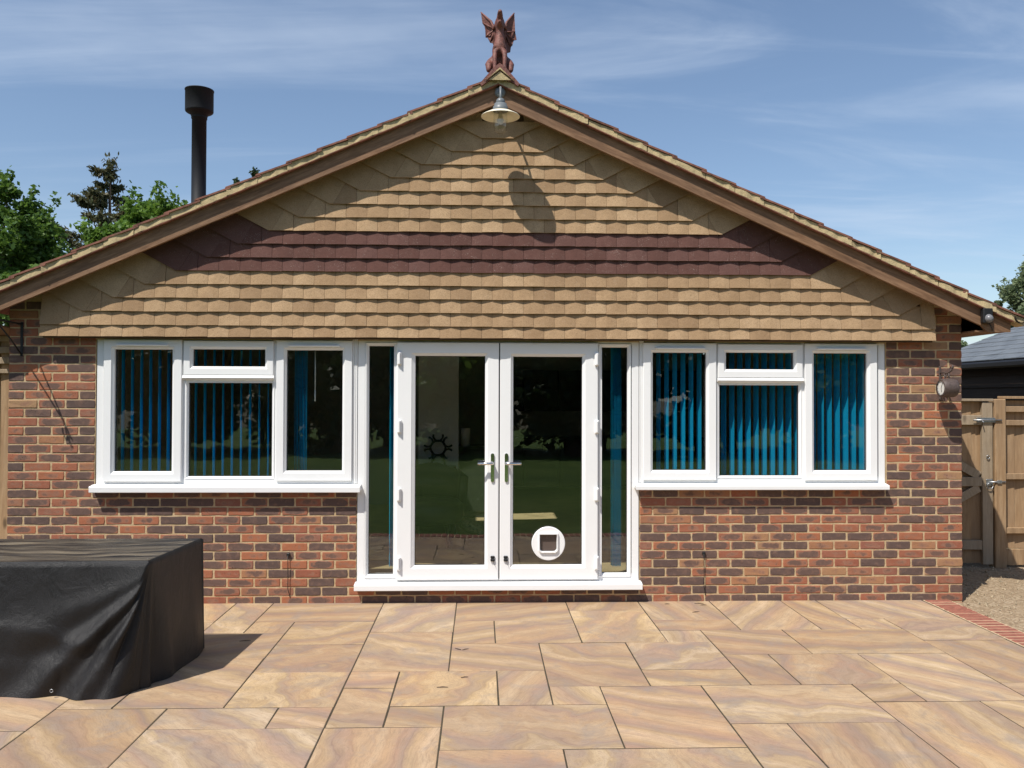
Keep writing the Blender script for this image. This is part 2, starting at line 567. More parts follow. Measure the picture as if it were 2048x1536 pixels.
def mat_tarp():
    t = NT('black_tarpaulin'); p = t.pos(); o = t.obj()
    n = t.noise(p, 5, 6, .7)
    c = t.ramp(n, [(.3, (.007, .0065, .0068)), (.6, (.012, .0112, .012)), (.85, (.022, .020, .0195))])
    # dried dust that lies on the flat top in streaks along the slats under it
    g = t.n('NewGeometry'); s = t.n('SeparateXYZ'); t.put(s.inputs[0], g.outputs['Normal'])
    flat = t.rng(s.outputs[2], .90, .985)
    st = t.noise(t.mapping(p, (.55, 5.5, 1)), 2.4, 5, .6, .5)
    st2 = t.noise(t.mapping(p, (.8, 16, 1)), 2.0, 3, .6)
    du = t.math('MULTIPLY', flat, t.math('MULTIPLY', t.rng(st, .40, .66), t.rng(st2, .3, .62, .25, 1)))
    c = t.mix(t.math('MULTIPLY', du, .95), c, (.22, .18, .125))
    # a few thin scuffs and drip marks
    sc = t.math('MULTIPLY', t.rng(t.noise(t.mapping(p, (26, 26, .9)), 1.0, 2, .5), .70, .76), t.rng(t.noise(p, 6, 4), .45, .7))
    c = t.mix(t.math('MULTIPLY', sc, .35), c, (.12, .11, .10))
    w = t.noise(p, 420, 2)
    nb = t.bump(t.math('ADD', w, t.math('MULTIPLY', t.noise(t.mapping(p, (1, 1, .7)), 8, 6, .62, .6), 5.0)), .38, .008)
    return t.surf(c, t.rng(n, .2, .8, .38, .52), nb, spec=.36)


def mat_gravel():
    t = NT('gravel'); p = t.pos()
    vz = t.voro(p, 55, 'Color'); d = t.voro(p, 55)
    sx = t.n('SeparateColor'); t.put(sx.inputs[0], vz)
    c = t.ramp(sx.outputs[0], [(0, (.25, .18, .115)), (.4, (.38, .28, .18)), (.75, (.46, .35, .235)), (1, (.56, .46, .33))])
    c = t.mix(t.rng(t.noise(p, 1.7, 5, .65), .35, .7, 0, .6), c, (.31, .225, .14))
    c = t.mix(t.rng(d, .3, .75, 0, .38), c, (.14, .10, .062))
    h = t.math('ADD', t.math('MULTIPLY', d, -1.0), t.noise(p, 160, 3))
    return t.surf(c, .95, t.bump(h, .8, .012), spec=.2)


def mat_grass():
    t = NT('lawn_grass'); p = t.pos()
    n = t.noise(p, .6, 5, .65); f = t.noise(p, 40, 4, .7)
    c = t.ramp(n, [(.3, (.075, .135, .028)), (.55, (.125, .20, .042)), (.75, (.19, .25, .072))])
    c = t.mix(t.rng(f, .35, .7, 0, .6), c, (.03, .06, .012))
    return t.surf(c, .9, t.bump(f, 1.0, .05), spec=.2)


M['brick'] = mat_brick()
M['mortar'] = mat_mortar()
M['tile_tan'] = mat_hang('tan_tile', (.335, .218, .125), (.43, .286, .164), (.50, .345, .205), (.19, .118, .062), .8)
M['tile_maroon'] = mat_hang('maroon_tile', (.112, .054, .044), (.130, .062, .050), (.15, .077, .065), (.075, .037, .031), 1.0)
M['slab'] = mat_slab()
M['jointing'] = mat_plain('slab_jointing', (.06, .047, .028), .95, .35, 20, .6)
M['upvc'] = mat_plain('white_upvc', (.80, .80, .795), .32, .015, 3, 0, spec=.45)
M['upvc_seal'] = mat_plain('grey_seal', (.03, .03, .032), .6, .1, 8)
M['glass'] = mat_glass()
M['barge'] = mat_wood('stained_timber', [(.085, .043, .023), (.205, .112, .060), (.30, .175, .10), (.125, .077, .05)], 30, 0, .68)
M['fence'] = mat_wood('fence_timber', [(.22, .135, .072), (.33, .21, .112), (.40, .27, .155), (.26, .185, .12)], 24, 2, .8)
M['fence_grey'] = mat_wood('weathered_timber', [(.22, .16, .105), (.33, .255, .17), (.39, .31, .22), (.25, .20, .15)], 24, 2, .85)
M['black_board'] = mat_wood('dark_stained_board', [(.024, .016, .011), (.042, .029, .02), (.06, .042, .03), (.032, .023, .017)], 16, 1, .7, False)
M['slate'] = mat_plain('grey_slate', (.13, .145, .16), .55, .22, 5, .3)
M['roof_tile'] = mat_plain('red_brown_roof_tile', (.20, .085, .058), .85, .45, 16, .6, dirt=((.20, .17, .10), .6))
M['verge_mortar'] = mat_plain('verge_mortar', (.46, .36, .20), .95, .22, 18, .8, fine=90, dirt=((.15, .12, .075), .6))
M['terracotta'] = mat_plain('terracotta', (.165, .062, .048), .6, .5, 34, 1.0, fine=70, dirt=((.085, .055, .035), .85))
M['flue'] = mat_plain('black_enamel', (.010, .011, .014), .62, .2, 4, 0, spec=.28)
M['black'] = mat_plain('black_iron', (.012, .012, .013), .5, .2, 30, .2)
M['brown_metal'] = mat_plain('brown_cast_metal', (.085, .062, .055), .55, .3, 60, .4)
M['clock_face'] = mat_plain('clock_face', (.70, .70, .66), .4, .05, 30)
M['zinc'] = mat_plain('galvanised_steel', (.36, .37, .38), .38, .25, 40, .1, metal=.85)
M['lamp_grey'] = mat_plain('grey_lamp_paint', (.15, .165, .175), .4, .1, 10, 0)
M['lamp_cream'] = mat_plain('cream_enamel', (.84, .77, .60), .4, .08, 10, 0)
M['chrome'] = mat_plain('polished_chrome', (.72, .70, .68), .12, .05, 10, 0, metal=1.0)
M['slat'] = mat_slat()
M['tarp'] = mat_tarp()
M['gravel'] = mat_gravel()
M['grass'] = mat_grass()
M['soil'] = mat_plain('soil', (.10, .085, .045), .95, .3, 1.5, .5, fine=30)
M['edging'] = mat_plain('red_edging_brick', (.26, .098, .066), .85, .3, 18, .4)
M['edge_joint'] = mat_plain('pale_edging_mortar', (.52, .39, .25), .95, .2, 30, .5)
M['plaster'] = mat_plain('cream_plaster', (.78, .75, .65), .9, .04, 2)
M['dark_wall'] = mat_plain('grey_plaster', (.40, .40, .37), .9, .05, 2)
M['oak_floor'] = mat_plain('oak_laminate', (.46, .37, .20), .42, .2, 5)
M['cabinet'] = mat_plain('dark_cabinet', (.022, .023, .024), .45, .1, 4)
M['counter'] = mat_plain('dark_green_counter', (.035, .042, .03), .25, .1, 12)
M['paper'] = mat_plain('white_paper', (.75, .73, .62), .9, .03, 20, .2)
M['cushion'] = mat_plain('patterned_cushion', (.42, .33, .19), .9, .6, 34, .3)
M['leather'] = mat_plain('black_leather', (.01, .01, .011), .4, .1, 10, .2)
M['bark'] = mat_plain('bark', (.085, .062, .045), .95, .4, 12, .8)
M['leaf_a'] = mat_leaf('beech_leaf', (.032, .074, .012), (.068, .142, .021), (.135, .225, .037))
M['leaf_b'] = mat_leaf('bright_hedge_leaf', (.05, .112, .014), (.095, .185, .024), (.16, .26, .042))
M['leaf_c'] = mat_leaf('spruce_needle', (.035, .050, .018), (.068, .085, .032), (.14, .115, .055), .28)
M['leaf_d'] = mat_leaf('birch_leaf', (.085, .125, .055), (.15, .20, .095), (.24, .28, .155))
M['leaf_e'] = mat_leaf('dark_evergreen_leaf', (.012, .028, .008), (.022, .045, .013), (.045, .075, .024), .2)
M['bulb_glass'] = M['glass']


def px2plane(px, py, y):
    """a pixel of the 2048-wide photograph -> point on the plane Y = y"""
    d = fwd + right * ((px - 1024) / 1712) + up * (-(py - 768) / 1712)
    t = (y - CY) / d.y
    return Vector((CX, CY, CZ)) + d * t


# ------------------------------------------------------------------ ground, lawn, path
def sheet(name, x0, x1, y0, y1, z, mat):
    o = MB().add([(x0, y0, z), (x1, y0, z), (x1, y1, z), (x0, y1, z)], [(0, 1, 2, 3)]).build(name, mat)
    return tag(o, kind='structure')


sheet('ground', -400, 400, -400, 400, -0.09, M['soil'])
sheet('lawn', -40, 40, -40, -3.622, -0.03, M['grass'])
sheet('gravel_path', 4.02, 9.0, -6.0, 2.6, -0.026, M['gravel'])
sheet('side_path', -9.0, -3.9, 0.0, 8.0, -0.04, M['gravel'])

# patio: bed of jointing with one slab object per stone
GX, GY = lambda i: -0.8254 + 0.3081 * i, lambda j: 0.004 - 0.3044 * j
SLABS = '''-3 0 0 2;-2 0 2 4;-2 0 4 6;-2 0 6 8;-1 0 8 9;0 2 0 3;0 2 3 6;2 5 0 2;2 3 2 4;3 5 2 4;2 4 4 6;1 3 6 8;3 4 6 8;4 6 4 7;6 8 4 6;6 8 6 7;8 10 3 5;10 13 3 5;11 13 5 8;10 11 7 8;7 10 7 9;2 5 8 10;5 7 7 10;4 5 7 8;0 1 7 9;0 1 6 7;1 2 8 9;-3 -1 8 9;5 7 0 1;5 7 1 4;7 9 0 2;7 9 2 3;7 8 3 4;9 11 0 3;11 12 0 3;12 15 0 2;12 13 2 3;13 15 2 4;13 15 4 7;8 9 5 7;9 11 5 7;10 12 8 11;7 8 9 11;8 10 9 11;2 4 10 11;4 7 10 11;0 2 9 11;-3 0 9 11;-5 -3 8 11;-4 -2 5 8;-5 -4 5 8;-3 -2 2 3;-4 -2 3 5;-4 -3 0 3;-6 -4 0 2;-6 -4 2 5;-7 -5 5 6;-7 -5 6 9;-7 -5 9 11;-8 -6 0 3;-8 -6 3 5;-9 -7 5 7;-9 -7 7 9;-9 -7 9 11;-10 -8 0 2;-10 -8 2 5;12 13 8 10;13 15 7 9;13 15 9 11;12 13 10 11'''
patio = MB().box(GX(-10.2), GX(15.03), GY(11.05), 0.02, -0.085, -0.0035).build('patio', M['jointing'])
tag(patio, kind='structure')
slab_cache = {}
for s in SLABS.split(';'):
    i0, i1, j0, j1 = [int(k) for k in s.split()]
    key = (i1 - i0, j1 - j0)
    var = random.randrange(3)
    if key + (var,) not in slab_cache:
        w = key[0] * 0.3081 - 0.0085; d = key[1] * 0.3044 - 0.0115
        bm = bmesh.new(); bmesh.ops.create_cube(bm, size=1)
        for v in bm.verts:
            v.co = (v.co.x * w, v.co.y * d, v.co.z * .03 - .015)
        ed = [e for e in bm.edges if all(v.co.z > -.001 for v in e.verts)]
        bmesh.ops.bevel(bm, geom=ed, offset=.0022, segments=1, affect='EDGES')
        for v in bm.verts:
            if v.co.z > -.01: v.co += Vector((random.uniform(-.0014, .0014), random.uniform(-.0014, .0014), 0))
        me = bpy.data.meshes.new('slab'); bm.to_mesh(me); bm.free()
        me.materials.append(M['slab'])
        slab_cache[key + (var,)] = me
    link_mesh('slab', slab_cache[key + (var,)], patio,
              ((GX(i0) + GX(i1)) / 2, (GY(j0) + GY(j1)) / 2, random.uniform(-.0015, .0015)),
              (random.uniform(-.0012, .0012), random.uniform(-.0012, .0012), random.uniform(-.0022, .0022)))

EX0 = GX(15.03) + .004
edging = MB().box(EX0, EX0 + .232, -3.62, 0.0, -.085, -.0015).build('brick_edging', M['edge_joint'])
tag(edging, kind='structure')
eb = []
for k in range(4):
    mb = MB().box(-.107, .107, -.0300, .0300, -.06, 0.001, .004)
    mb.v = [(x + random.uniform(-.002, .002), y + random.uniform(-.0015, .0015), z) for x, y, z in mb.v]
    eb.append(mb.mesh('edging_brick', M['edging']))
for k in range(47):
    link_mesh('edging_brick', eb[k % 4], edging, (EX0 + .116, -.045 - k * .0755, random.uniform(-.001, .003)), (0, 0, random.uniform(-.012, .012)))
front_edge = MB().box(GX(-10.2), EX0 - .004, -3.62, GY(11.05) - .002, -.085, -.007).build('front_brick_edging', M['edge_joint'])
tag(front_edge, kind='structure')
for k in range(102):
    o = link_mesh('edging_brick', eb[k % 4], front_edge, (GX(-10.2) + .04 + k * .0755, GY(11.05) - .13, random.uniform(-.001, .003)), (0, 0, R(90)))

# loose stones on the path beside the wall
mb = MB()
for k in range(1500):
    x = random.uniform(4.05, 6.6); y = random.uniform(-2.2, 1.6); r = random.choice([.004, .006, .006, .009, .013])
    bm = bmesh.new(); bmesh.ops.create_icosphere(bm, subdivisions=1, radius=r)
    mt = Matrix.Translation((x, y, -.024 + r * .3)) @ Euler((random.random() * 3, random.random() * 3, random.random() * 3)).to_matrix().to_4x4() @ Matrix.Diagonal((1.3, .9, .65, 1))
    mb.bm(bm, False, mt)
pb = mb.build('pebbles', mat_plain('pebble', (.34, .27, .18), .9, .5, 45, .3))
tag(pb, 'small pale pebbles strewn over the gravel path', 'pebbles', kind='stuff')

# ------------------------------------------------------------------ the house
house = empty('bungalow', (0, 0, 0))
tag(house, 'brick bungalow with tile-hung gable, white windows and glazed double door', 'house')
RX = 0.125                                    # x of the ridge
SL, SR = 0.433, 0.447
WL, WR = -3.961, 4.165                        # wall corners


def rake(x, z0):
    return z0 - (SL * (RX - x) if x < RX else SR * (x - RX))


WIN_L = (-3.242, -1.056); WIN_R = (1.345, 3.493); DOOR = (-1.056, 1.345)
HEAD = 2.215

wl = MB()
wl.box(WL + .006, WIN_L[0], .003, .29, -.1, HEAD)
wl.box(WIN_L[0], WIN_L[1] - .004, .0032, .29, -.1, .945)
wl.box(DOOR[0] - .004, DOOR[1] + .004, .0032, .29, -.1, .118)
wl.box(WIN_R[0] + .004, WIN_R[1], .0032, .29, -.1, .945)
wl.box(WIN_R[1], WR - .006, .0032, .29, -.1, HEAD)
wl.prism([(WL + .006, HEAD), (WR - .006, HEAD), (WR - .006, rake(WR, 4.29)), (RX, 4.29), (WL + .006, rake(WL, 4.29))], .0032, .29)
wl.box(WL + .006, WL + .28, .29, 8.0, -.1, 2.5)
wl.box(WR - .28, WR - .006, .29, 8.0, -.1, 2.5)
wl.box(WL + .28, WR - .28, 7.75, 8.0, -.1, 4.2)
wall = wl.build('wall', M['mortar'], house)

# bricks: stretcher bond, courses of 75 mm
brick_meshes = {}


def brick_mesh(L, var):
    key = (round(L, 2), var)
    if key in brick_meshes: return brick_meshes[key]
    rr = random.Random(hash(key) % 9999)
    L = key[0]; H2 = .0325
    j = lambda s: rr.uniform(-s, s)
    e = .0035
    xs = [-L / 2, -L / 6 + j(.01), L / 6 + j(.01), L / 2]
    out = [(xs[0] + e, -H2 + j(.001)), (xs[1], -H2 + j(.0022)), (xs[2], -H2 + j(.0022)), (xs[3] - e, -H2 + j(.001)),
           (xs[3] + j(.0015), j(.008)), (xs[3] - e, H2 + j(.001)), (xs[2], H2 + j(.0022)), (xs[1], H2 + j(.0022)), (xs[0] + e, H2 + j(.001)), (xs[0] + j(.0015), j(.008))]
    n = len(out); vs = []
    ins = .0042 + abs(j(.001))
    for k, (y, s) in enumerate(((.03, 0), (.0035, 0), (0, ins))):
        for (x, z) in out:
            fx = x - math.copysign(s, x) if abs(x) > L / 2 - .02 else x
            fz = z - math.copysign(s, z) if abs(z) > .02 else z
            vs.append((fx, y + (j(.0012) if k == 2 else 0), fz))
    fs = [(k * n + i, k * n + (i + 1) % n, (k + 1) * n + (i + 1) % n, (k + 1) * n + i) for k in range(2) for i in range(n)]
    fs.append(tuple(range(2 * n, 3 * n)))
    me = MB().add(vs, fs).mesh('brick', M['brick'])
    la = me.attributes.new('local', 'FLOAT_VECTOR', 'POINT')
    la.data.foreach_set('vector', [c for v in vs for c in v])
    brick_meshes[key] = (me, vs, fs)
    return brick_meshes[key]


bricks = []
for c in range(-1, 36):
    zt = .054 + .075 * c; zc = zt - .0325
    ivs = []
    if zt < .13:
        ivs = [(WL, WR)]
    elif zt < .96:
        ivs = [(WL, DOOR[0] - .004), (DOOR[1] + .004, WR)]
    elif zt < HEAD + .04:
        ivs = [(WL, WIN_L[0] - .002), (WIN_R[1] + .004, WR)]
    elif zt < 2.42:
        ivs = [(WL, -3.55), (3.74, WR)]
    elif zt < 2.6:
        ivs = [(WL, -3.45), (3.7, WR)]
    else:
        continue
    for a, b in ivs:
        x = WR - (0 if c % 2 else -.1125) - .225 * 60 - .1125
        row = []
        k = 0
        while x < b + .3:
            u0, u1 = max(x, a), min(x + .215, b)
            if u1 - u0 > .035: row.append([u0, u1])
            elif u1 - u0 > 0 and row and u1 >= b - .001: row[-1][1] = b
            x += .225
        if row and row[0][0] > a + .012: row[0][0] = a
        for u0, u1 in row:
            if zt > 2.42 and zt > rake((u0 + u1) / 2, 4.30): continue
            bricks.append([u0, u1, zc, c])


def brick_score(b):
    u0, u1, zc, c = b
    s = (u1 - u0)
    if u1 < -1.9 and zc < .62 + .0: s -= 1.0             # behind the covered table
    if zc > 2.0: s -= .12
    if zc < .05: s -= .14
    return s + zc * 1e-3


bricks.sort(key=brick_score, reverse=True)
rest = MB(); rest_local = []
for n, (u0, u1, zc, c) in enumerate(bricks):
    if u1 - u0 < .16:
        L = round(u1 - u0, 2)
    else:
        L = round(u1 - u0, 2)
    me, vs, fs = brick_mesh(max(.04, L), random.randrange(5))
    sx = (u1 - u0) / max(.04, L)
    off = random.uniform(-.0025, .001)
    dz = random.uniform(-.0012, .0012)
    if n < 300:
        link_mesh('brick', me, wall, ((u0 + u1) / 2, off, zc + dz), (0, random.uniform(-.006, .006), 0), (sx, 1, 1))
    else:
        rest.add([(x * sx + (u0 + u1) / 2, y + off, z + zc + dz) for x, y, z in vs], fs)
        rest_local += [c for v in vs for c in v]
o = rest.build('remaining_bricks', M['brick'], wall)
la = o.data.attributes.new('local', 'FLOAT_VECTOR', 'POINT')
la.data.foreach_set('vector', rest_local)
o['kind'] = 'stuff'

# ---- tile hanging on the gable
clad = MB()
clad.prism([(-3.64, 2.225), (3.86, 2.225), (3.86, rake(3.86, 4.30)), (RX, 4.30), (-3.64, rake(-3.64, 4.30))], -.045, .007)
clad.box(-3.64, 3.86, -.085, -.0455, 2.222, 2.30)
cladding = clad.build('tile_hanging', mat_plain('batten_timber', (.10, .06, .035), .9, .2, 10), house)
TW = .1752
J0 = px2plane(921.4, 668, -.118).x


def clip(poly, fn):
    out = []
    for i in range(len(poly)):
        a, b = poly[i], poly[(i + 1) % len(poly)]
        fa, fb = fn(a), fn(b)
        if fa >= 0: out.append(a)
        if (fa >= 0) != (fb >= 0):
            t = fa / (fa - fb)
            out.append((a[0] + (b[0] - a[0]) * t, a[1] + (b[1] - a[1]) * t))
    return out


def row_z(r):
    return 2.235 if r == 1 else 2.331 + (r - 2) * .1138


TS = .165                                             # how far a tile leans back per metre


def flat_tile(poly, zb, yb):
    """an irregular cut tile"""
    n = len(poly)
    y = lambda z: yb + (z - zb) * TS
    vs = [(px, y(pz), pz) for px, pz in poly] + [(px, y(pz) + .012, pz) for px, pz in poly]
    fs = [tuple(range(n)), tuple(reversed(range(n, 2 * n)))] + [(i, i + n, (i + 1) % n + n, (i + 1) % n) for i in range(n)]
    return MB().add(vs, fs)


tile_vars = []
for k in range(6):
    rr = random.Random(k)
    w = TW - .0022; L = .20
    vs = []; cols = [-.5, -.25, 0, .25, .5]
    bow = rr.uniform(.0045, .0072)
    sk = rr.uniform(-.0012, .0012)
    for th in (0, .012):
        for iz, z in enumerate((0, L)):
            for cx_ in cols:
                yy = th + z * TS - bow * (1 - (2 * cx_) ** 2) + bow * .5 + rr.uniform(-.0004, .0004)
                vs.append((cx_ * w, yy, z + (sk * cx_ * 2 if iz == 0 else 0)))
    fs = []
    for i in range(4):
        fs += [(i, i + 1, i + 6, i + 5), (10 + i, 15 + i, 16 + i, 11 + i), (i, 10 + i, 11 + i, i + 1), (5 + i, 6 + i, 16 + i, 15 + i)]
    fs += [(0, 5, 15, 10), (4, 14, 19, 9)]
    tile_vars.append((vs, fs, {c: MB().add(vs, fs).mesh('hanging_tile', M[c]) for c in ('tile_tan', 'tile_maroon')}))

LEFT_END, RIGHT_END = -3.655, 3.878
tiles = []; cuts = []
C28, S28 = math.cos(R(28)), math.sin(R(28))
RC = .12
ceil_fn = lambda p: rake(p[0], 4.255) - p[1]
for r in range(1, 17):
    zb = row_z(r)
    yb = -.112
    mt = 'tile_maroon' if 6 <= r <= 8 else 'tile_tan'
    if r <= 2:
        a, b = LEFT_END, RIGHT_END
    else:
        hb = 3.432 - .2537 * (r - 3)
        a, b = RC - hb, RC + hb
    ph = J0 + (0 if r % 2 else TW / 2)
    k0 = math.ceil((a + .085 - ph) / TW); k1 = math.floor((b - .085 - ph) / TW)
    xs = [ph + k * TW for k in range(k0, k1 + 1)]
    if r <= 15:
        for i in range(len(xs) - 1):
            # the tall tiles under the rake stay whole, the rest are plain
            tiles.append((r, (xs[i] + xs[i + 1]) / 2, zb, yb, mt))
        h = .34 if r != 2 else .55
        if r <= 2:
            pl = [(a, zb), (xs[0] - .001, zb), (xs[0] - .001, zb + (.2 if r == 1 else h)), (a, zb + (.2 if r == 1 else h))]
            pr = [(xs[-1] + .001, zb), (b, zb), (b, zb + (.2 if r == 1 else h)), (xs[-1] + .001, zb + (.2 if r == 1 else h))]
        else:
            l = .62
            pl = [(a, zb), (xs[0] - .001, zb), (xs[0] - .001, zb + .34), (a - l * C28, zb + l * S28 + .2), (a - l * C28, zb + l * S28)]
            pr = [(b, zb), (b + l * C28, zb + l * S28), (b + l * C28, zb + l * S28 + .2), (xs[-1] + .001, zb + .34), (xs[-1] + .001, zb)]
        for p, sd in ((pl, -1), (pr, 1)):
            p = clip(p, ceil_fn)
            p = clip(p, lambda q: q[0] - LEFT_END) if sd < 0 else clip(p, lambda q: RIGHT_END - q[0])
            if len(p) < 3: continue
            if r >= 3:                                  # each raking end is cut from two tiles
                ex = (a + .03) if sd < 0 else (b - .03)
                nx, nz = (.88, -.48) if sd < 0 else (-.88, -.48)
                f1 = lambda q: (q[0] - ex) * nx + (q[1] - zb) * nz - .0008
                f2 = lambda q: -((q[0] - ex) * nx + (q[1] - zb) * nz) - .0008
                for f_ in (f1, f2):
                    pp = clip(p, f_)
                    if len(pp) >= 3: cuts.append((pp, zb, yb + random.uniform(-.0015, .0015), mt))
            else:
                cuts.append((p, zb, yb, mt))
    else:
        l = .62
        p = [(a, zb), (b, zb), (b + l * C28, zb + l * S28), (RC, zb + .9), (a - l * C28, zb + l * S28)]
        cuts.append((clip(p, ceil_fn), zb, yb, mt))
tiles.sort(key=lambda t: (t[0] == 1, t[4] == 'tile_tan', abs(t[1])))
lim = 300 - len(cuts)
rest = MB()
for n, (r, x, zb, yb, mt) in enumerate(tiles):
    vs, fs, mes = tile_vars[random.randrange(6)]
    dz = random.uniform(-.0022, .0022); dy = random.uniform(-.0012, .0012)
    if n < lim:
        link_mesh('hanging_tile', mes[mt], cladding, (x, yb + dy, zb + dz), (0, random.uniform(-.006, .006), 0))
    else:
        rest.add([(px + x, py + yb + dy, pz + zb + dz) for px, py, pz in vs], fs)
for p, zb, yb, mt in cuts:
    flat_tile(p, zb, yb).build('hanging_tile', M[mt], cladding)
o = rest.build('remaining_tiles', M['tile_tan'], cladding); o['kind'] = 'stuff'

# ---- roof
VT = 4.395                                            # top of the verge at the ridge
GA = .2455                                            # course step measured along x
roof_mb = MB()
HOLE = (RX - 7 * GA, RX - 3 * GA, 1.97, 2.62)         # rooflight in the left slope
verge = []
for side in (-1, 1):
    s = SL if side < 0 else SR
    for k in range(18):
        x0 = k * GA; x1 = (k + 1) * GA + .012
        z0 = VT - s * x0 - .004; z1 = VT - s * x1 + .013
        pts = [(RX + side * (x0 - .03 if k else x0), z0 + (.03 * s if k else 0)), (RX + side * x1, z1), (RX + side * (x1 + .004), z1 - .016), (RX + side * (x0 - .03 if k else x0), z0 + (.03 * s if k else 0) - .016)]
        verge.append((pts, side, k))
        xm = RX + side * (x0 + GA / 2)
        if side < 0 and HOLE[0] < xm < HOLE[1]:
            roof_mb.prism(pts, -.079, HOLE[2]); roof_mb.prism(pts, HOLE[3], 8.2)
        else:
            roof_mb.prism(pts, -.079, 8.2)
roof = roof_mb.build('roof', M['roof_tile'], house)
for pts, side, k in verge:
    if RX + side * k * GA < -5.2: continue
    j = random.uniform(-.004, .004)
    dzz = random.uniform(-.003, .004)
    MB().prism([(x, z + dzz) for x, z in pts], -.280 + j, -.081).build('verge_tile', M['roof_tile'], roof)
    # pointing under the tile: irregular lump of mortar
    s = SL if side < 0 else SR
    x0 = k * GA - .006 + random.uniform(-.02, .02); x1 = (k + 1) * GA + .004
    top = []; bot = []
    for q in range(6):
        f = q / 5
        xx = x0 + (x1 - x0) * f
        zt = VT - s * xx - .021 + .017 * f
        top.append((RX + side * xx, zt))
        bot.append((RX + side * xx, VT - s * xx - .062 - random.uniform(0, .007)))
    n = 6
    jit = [random.uniform(-.012, .004) - (.006 if q_ == 5 else 0) for q_ in range(6)]
    vs = [(x, -.264 + jit[i] * 1.0, z) for i, (x, z) in enumerate(top)] + [(x, -.266 + jit[i], z) for i, (x, z) in enumerate(bot)]
    vs += [(x, -.15, z) for x, z in top] + [(x, -.15, z) for x, z in bot]
    fs = []
    for i in range(5):
        fs += [(i, i + 1, n + i + 1, n + i), (n + i, n + i + 1, 3 * n + i + 1, 3 * n + i), (i, 2 * n + i, 2 * n + i + 1, i + 1)]
    fs += [(0, n, 3 * n, 2 * n), (5, 2 * n + 5, 3 * n + 5, n + 5)]
    MB().add(vs, fs).build('verge_mortar', M['verge_mortar'], roof)

# thin undercloak strip, timber bargeboards, soffits
for side in (-1, 1):
    s = SL if side < 0 else SR
    end = 4.9 if side < 0 else 4.33
    ang = math.atan(s)
    f = lambda h, z: (RX + side * h, z - s * h)
    MB().prism([f(0, VT - .066), f(end, VT - .066), f(end, VT - .073), f(0, VT - .073)], -.274, -.12).build('undercloak', M['roof_tile'], house)
    # board in local axes so that the grain runs along it
    loc = Matrix.Translation((RX, -.215, 4.27)) @ Matrix.Rotation(ang * side, 4, 'Y')
    inv = loc.inverted()
    if side < 0:
        poly = [f(0, VT - .075), f(end, VT - .075), f(end, 4.18), f(0, 4.18)]
    else:
        poly = [f(0, VT - .075), f(end, VT - .075), (RX + end, 2.302), (RX + 4.13, 2.302), f(4.085, 4.18), f(0, 4.18)]
    mb = MB().prism(poly, -.230, -.200)
    mb.v = [tuple(inv @ Vector(p)) for p in mb.v]
    o = mb.build('bargeboard', M['barge'], house)
    o.matrix_local = loc
    MB().prism([f(0, 4.27), f(4.3 if side > 0 else 4.9, 4.27), f(4.3 if side > 0 else 4.9, 4.258), f(0, 4.258)], -.1995, .0).build('soffit_board', M['barge'], house)
# boxed eaves on the right, with gutter
MB().box(WR + .002, RX + 4.33, -.1995, 8.0, 2.305, 2.318).build('eaves_soffit', M['barge'], house)
MB().box(RX + 4.312, RX + 4.33, -.1995, 8.0, 2.319, 2.46).build('fascia', M['barge'], house)
MB().box(-4.6, WL - .002, -.1995, 8.0, 2.305, 2.318).build('eaves_soffit', M['barge'], house)
g = MB()
prof = [(math.cos(a) * .055, math.sin(a) * .055) for a in [math.pi + math.pi * i / 10 for i in range(11)]]
prof += [(x * .93, z * .93) for x, z in reversed(prof)]
g.add([(4.515 + x, y, 2.43 + z) for y in (-.29, 8.1) for x, z in prof],
      [(i, (i + 1) % 22, 22 + (i + 1) % 22, 22 + i) for i in range(22)] + [tuple(range(22)), tuple(reversed(range(22, 44)))])
g.build('gutter', M['black'], house)
# ceiling under the rafters, open at the rooflight
for side in (-1, 1):
    s = SL if side < 0 else SR
    def cpanel(h0, h1, y0, y1):
        MBX.prism([(RX + side * h0, 4.24 - s * h0), (RX + side * h1, 4.24 - s * h1), (RX + side * h1, 4.21 - s * h1), (RX + side * h0, 4.21 - s * h0)], y0, y1)
    MBX = MB()
    if side < 0:
        cpanel(0, 3 * GA, .30, 7.74); cpanel(7 * GA, 3.8, .30, 7.74)
        cpanel(3 * GA, 7 * GA, .30, 1.97); cpanel(3 * GA, 7 * GA, 2.62, 7.74)
    else:
        cpanel(0, 3.75, .30, 7.74)
    MBX.build('ceiling', M['plaster'], house)
MB().add([(RX - 7 * GA - .02, 1.95, VT - SL * 7 * GA + .03 - SL * .02), (RX - 3 * GA + .02, 1.95, VT - SL * 3 * GA + .03 + SL * .02),
          (RX - 3 * GA + .02, 2.64, VT - SL * 3 * GA + .03 + SL * .02), (RX - 7 * GA - .02, 2.64, VT - SL * 7 * GA + .03 - SL * .02)], [(0, 1, 2, 3)]).build('rooflight', M['glass'], house)

# ridge tile behind the finial
MB().prism([(RX - .19, VT - .075), (RX, VT + .012), (RX + .19, VT - .075), (RX + .19, VT - .052), (RX, VT + .036), (RX - .19, VT - .052)], -.02, 8.1).build('ridge_tile', M['roof_tile'], house)

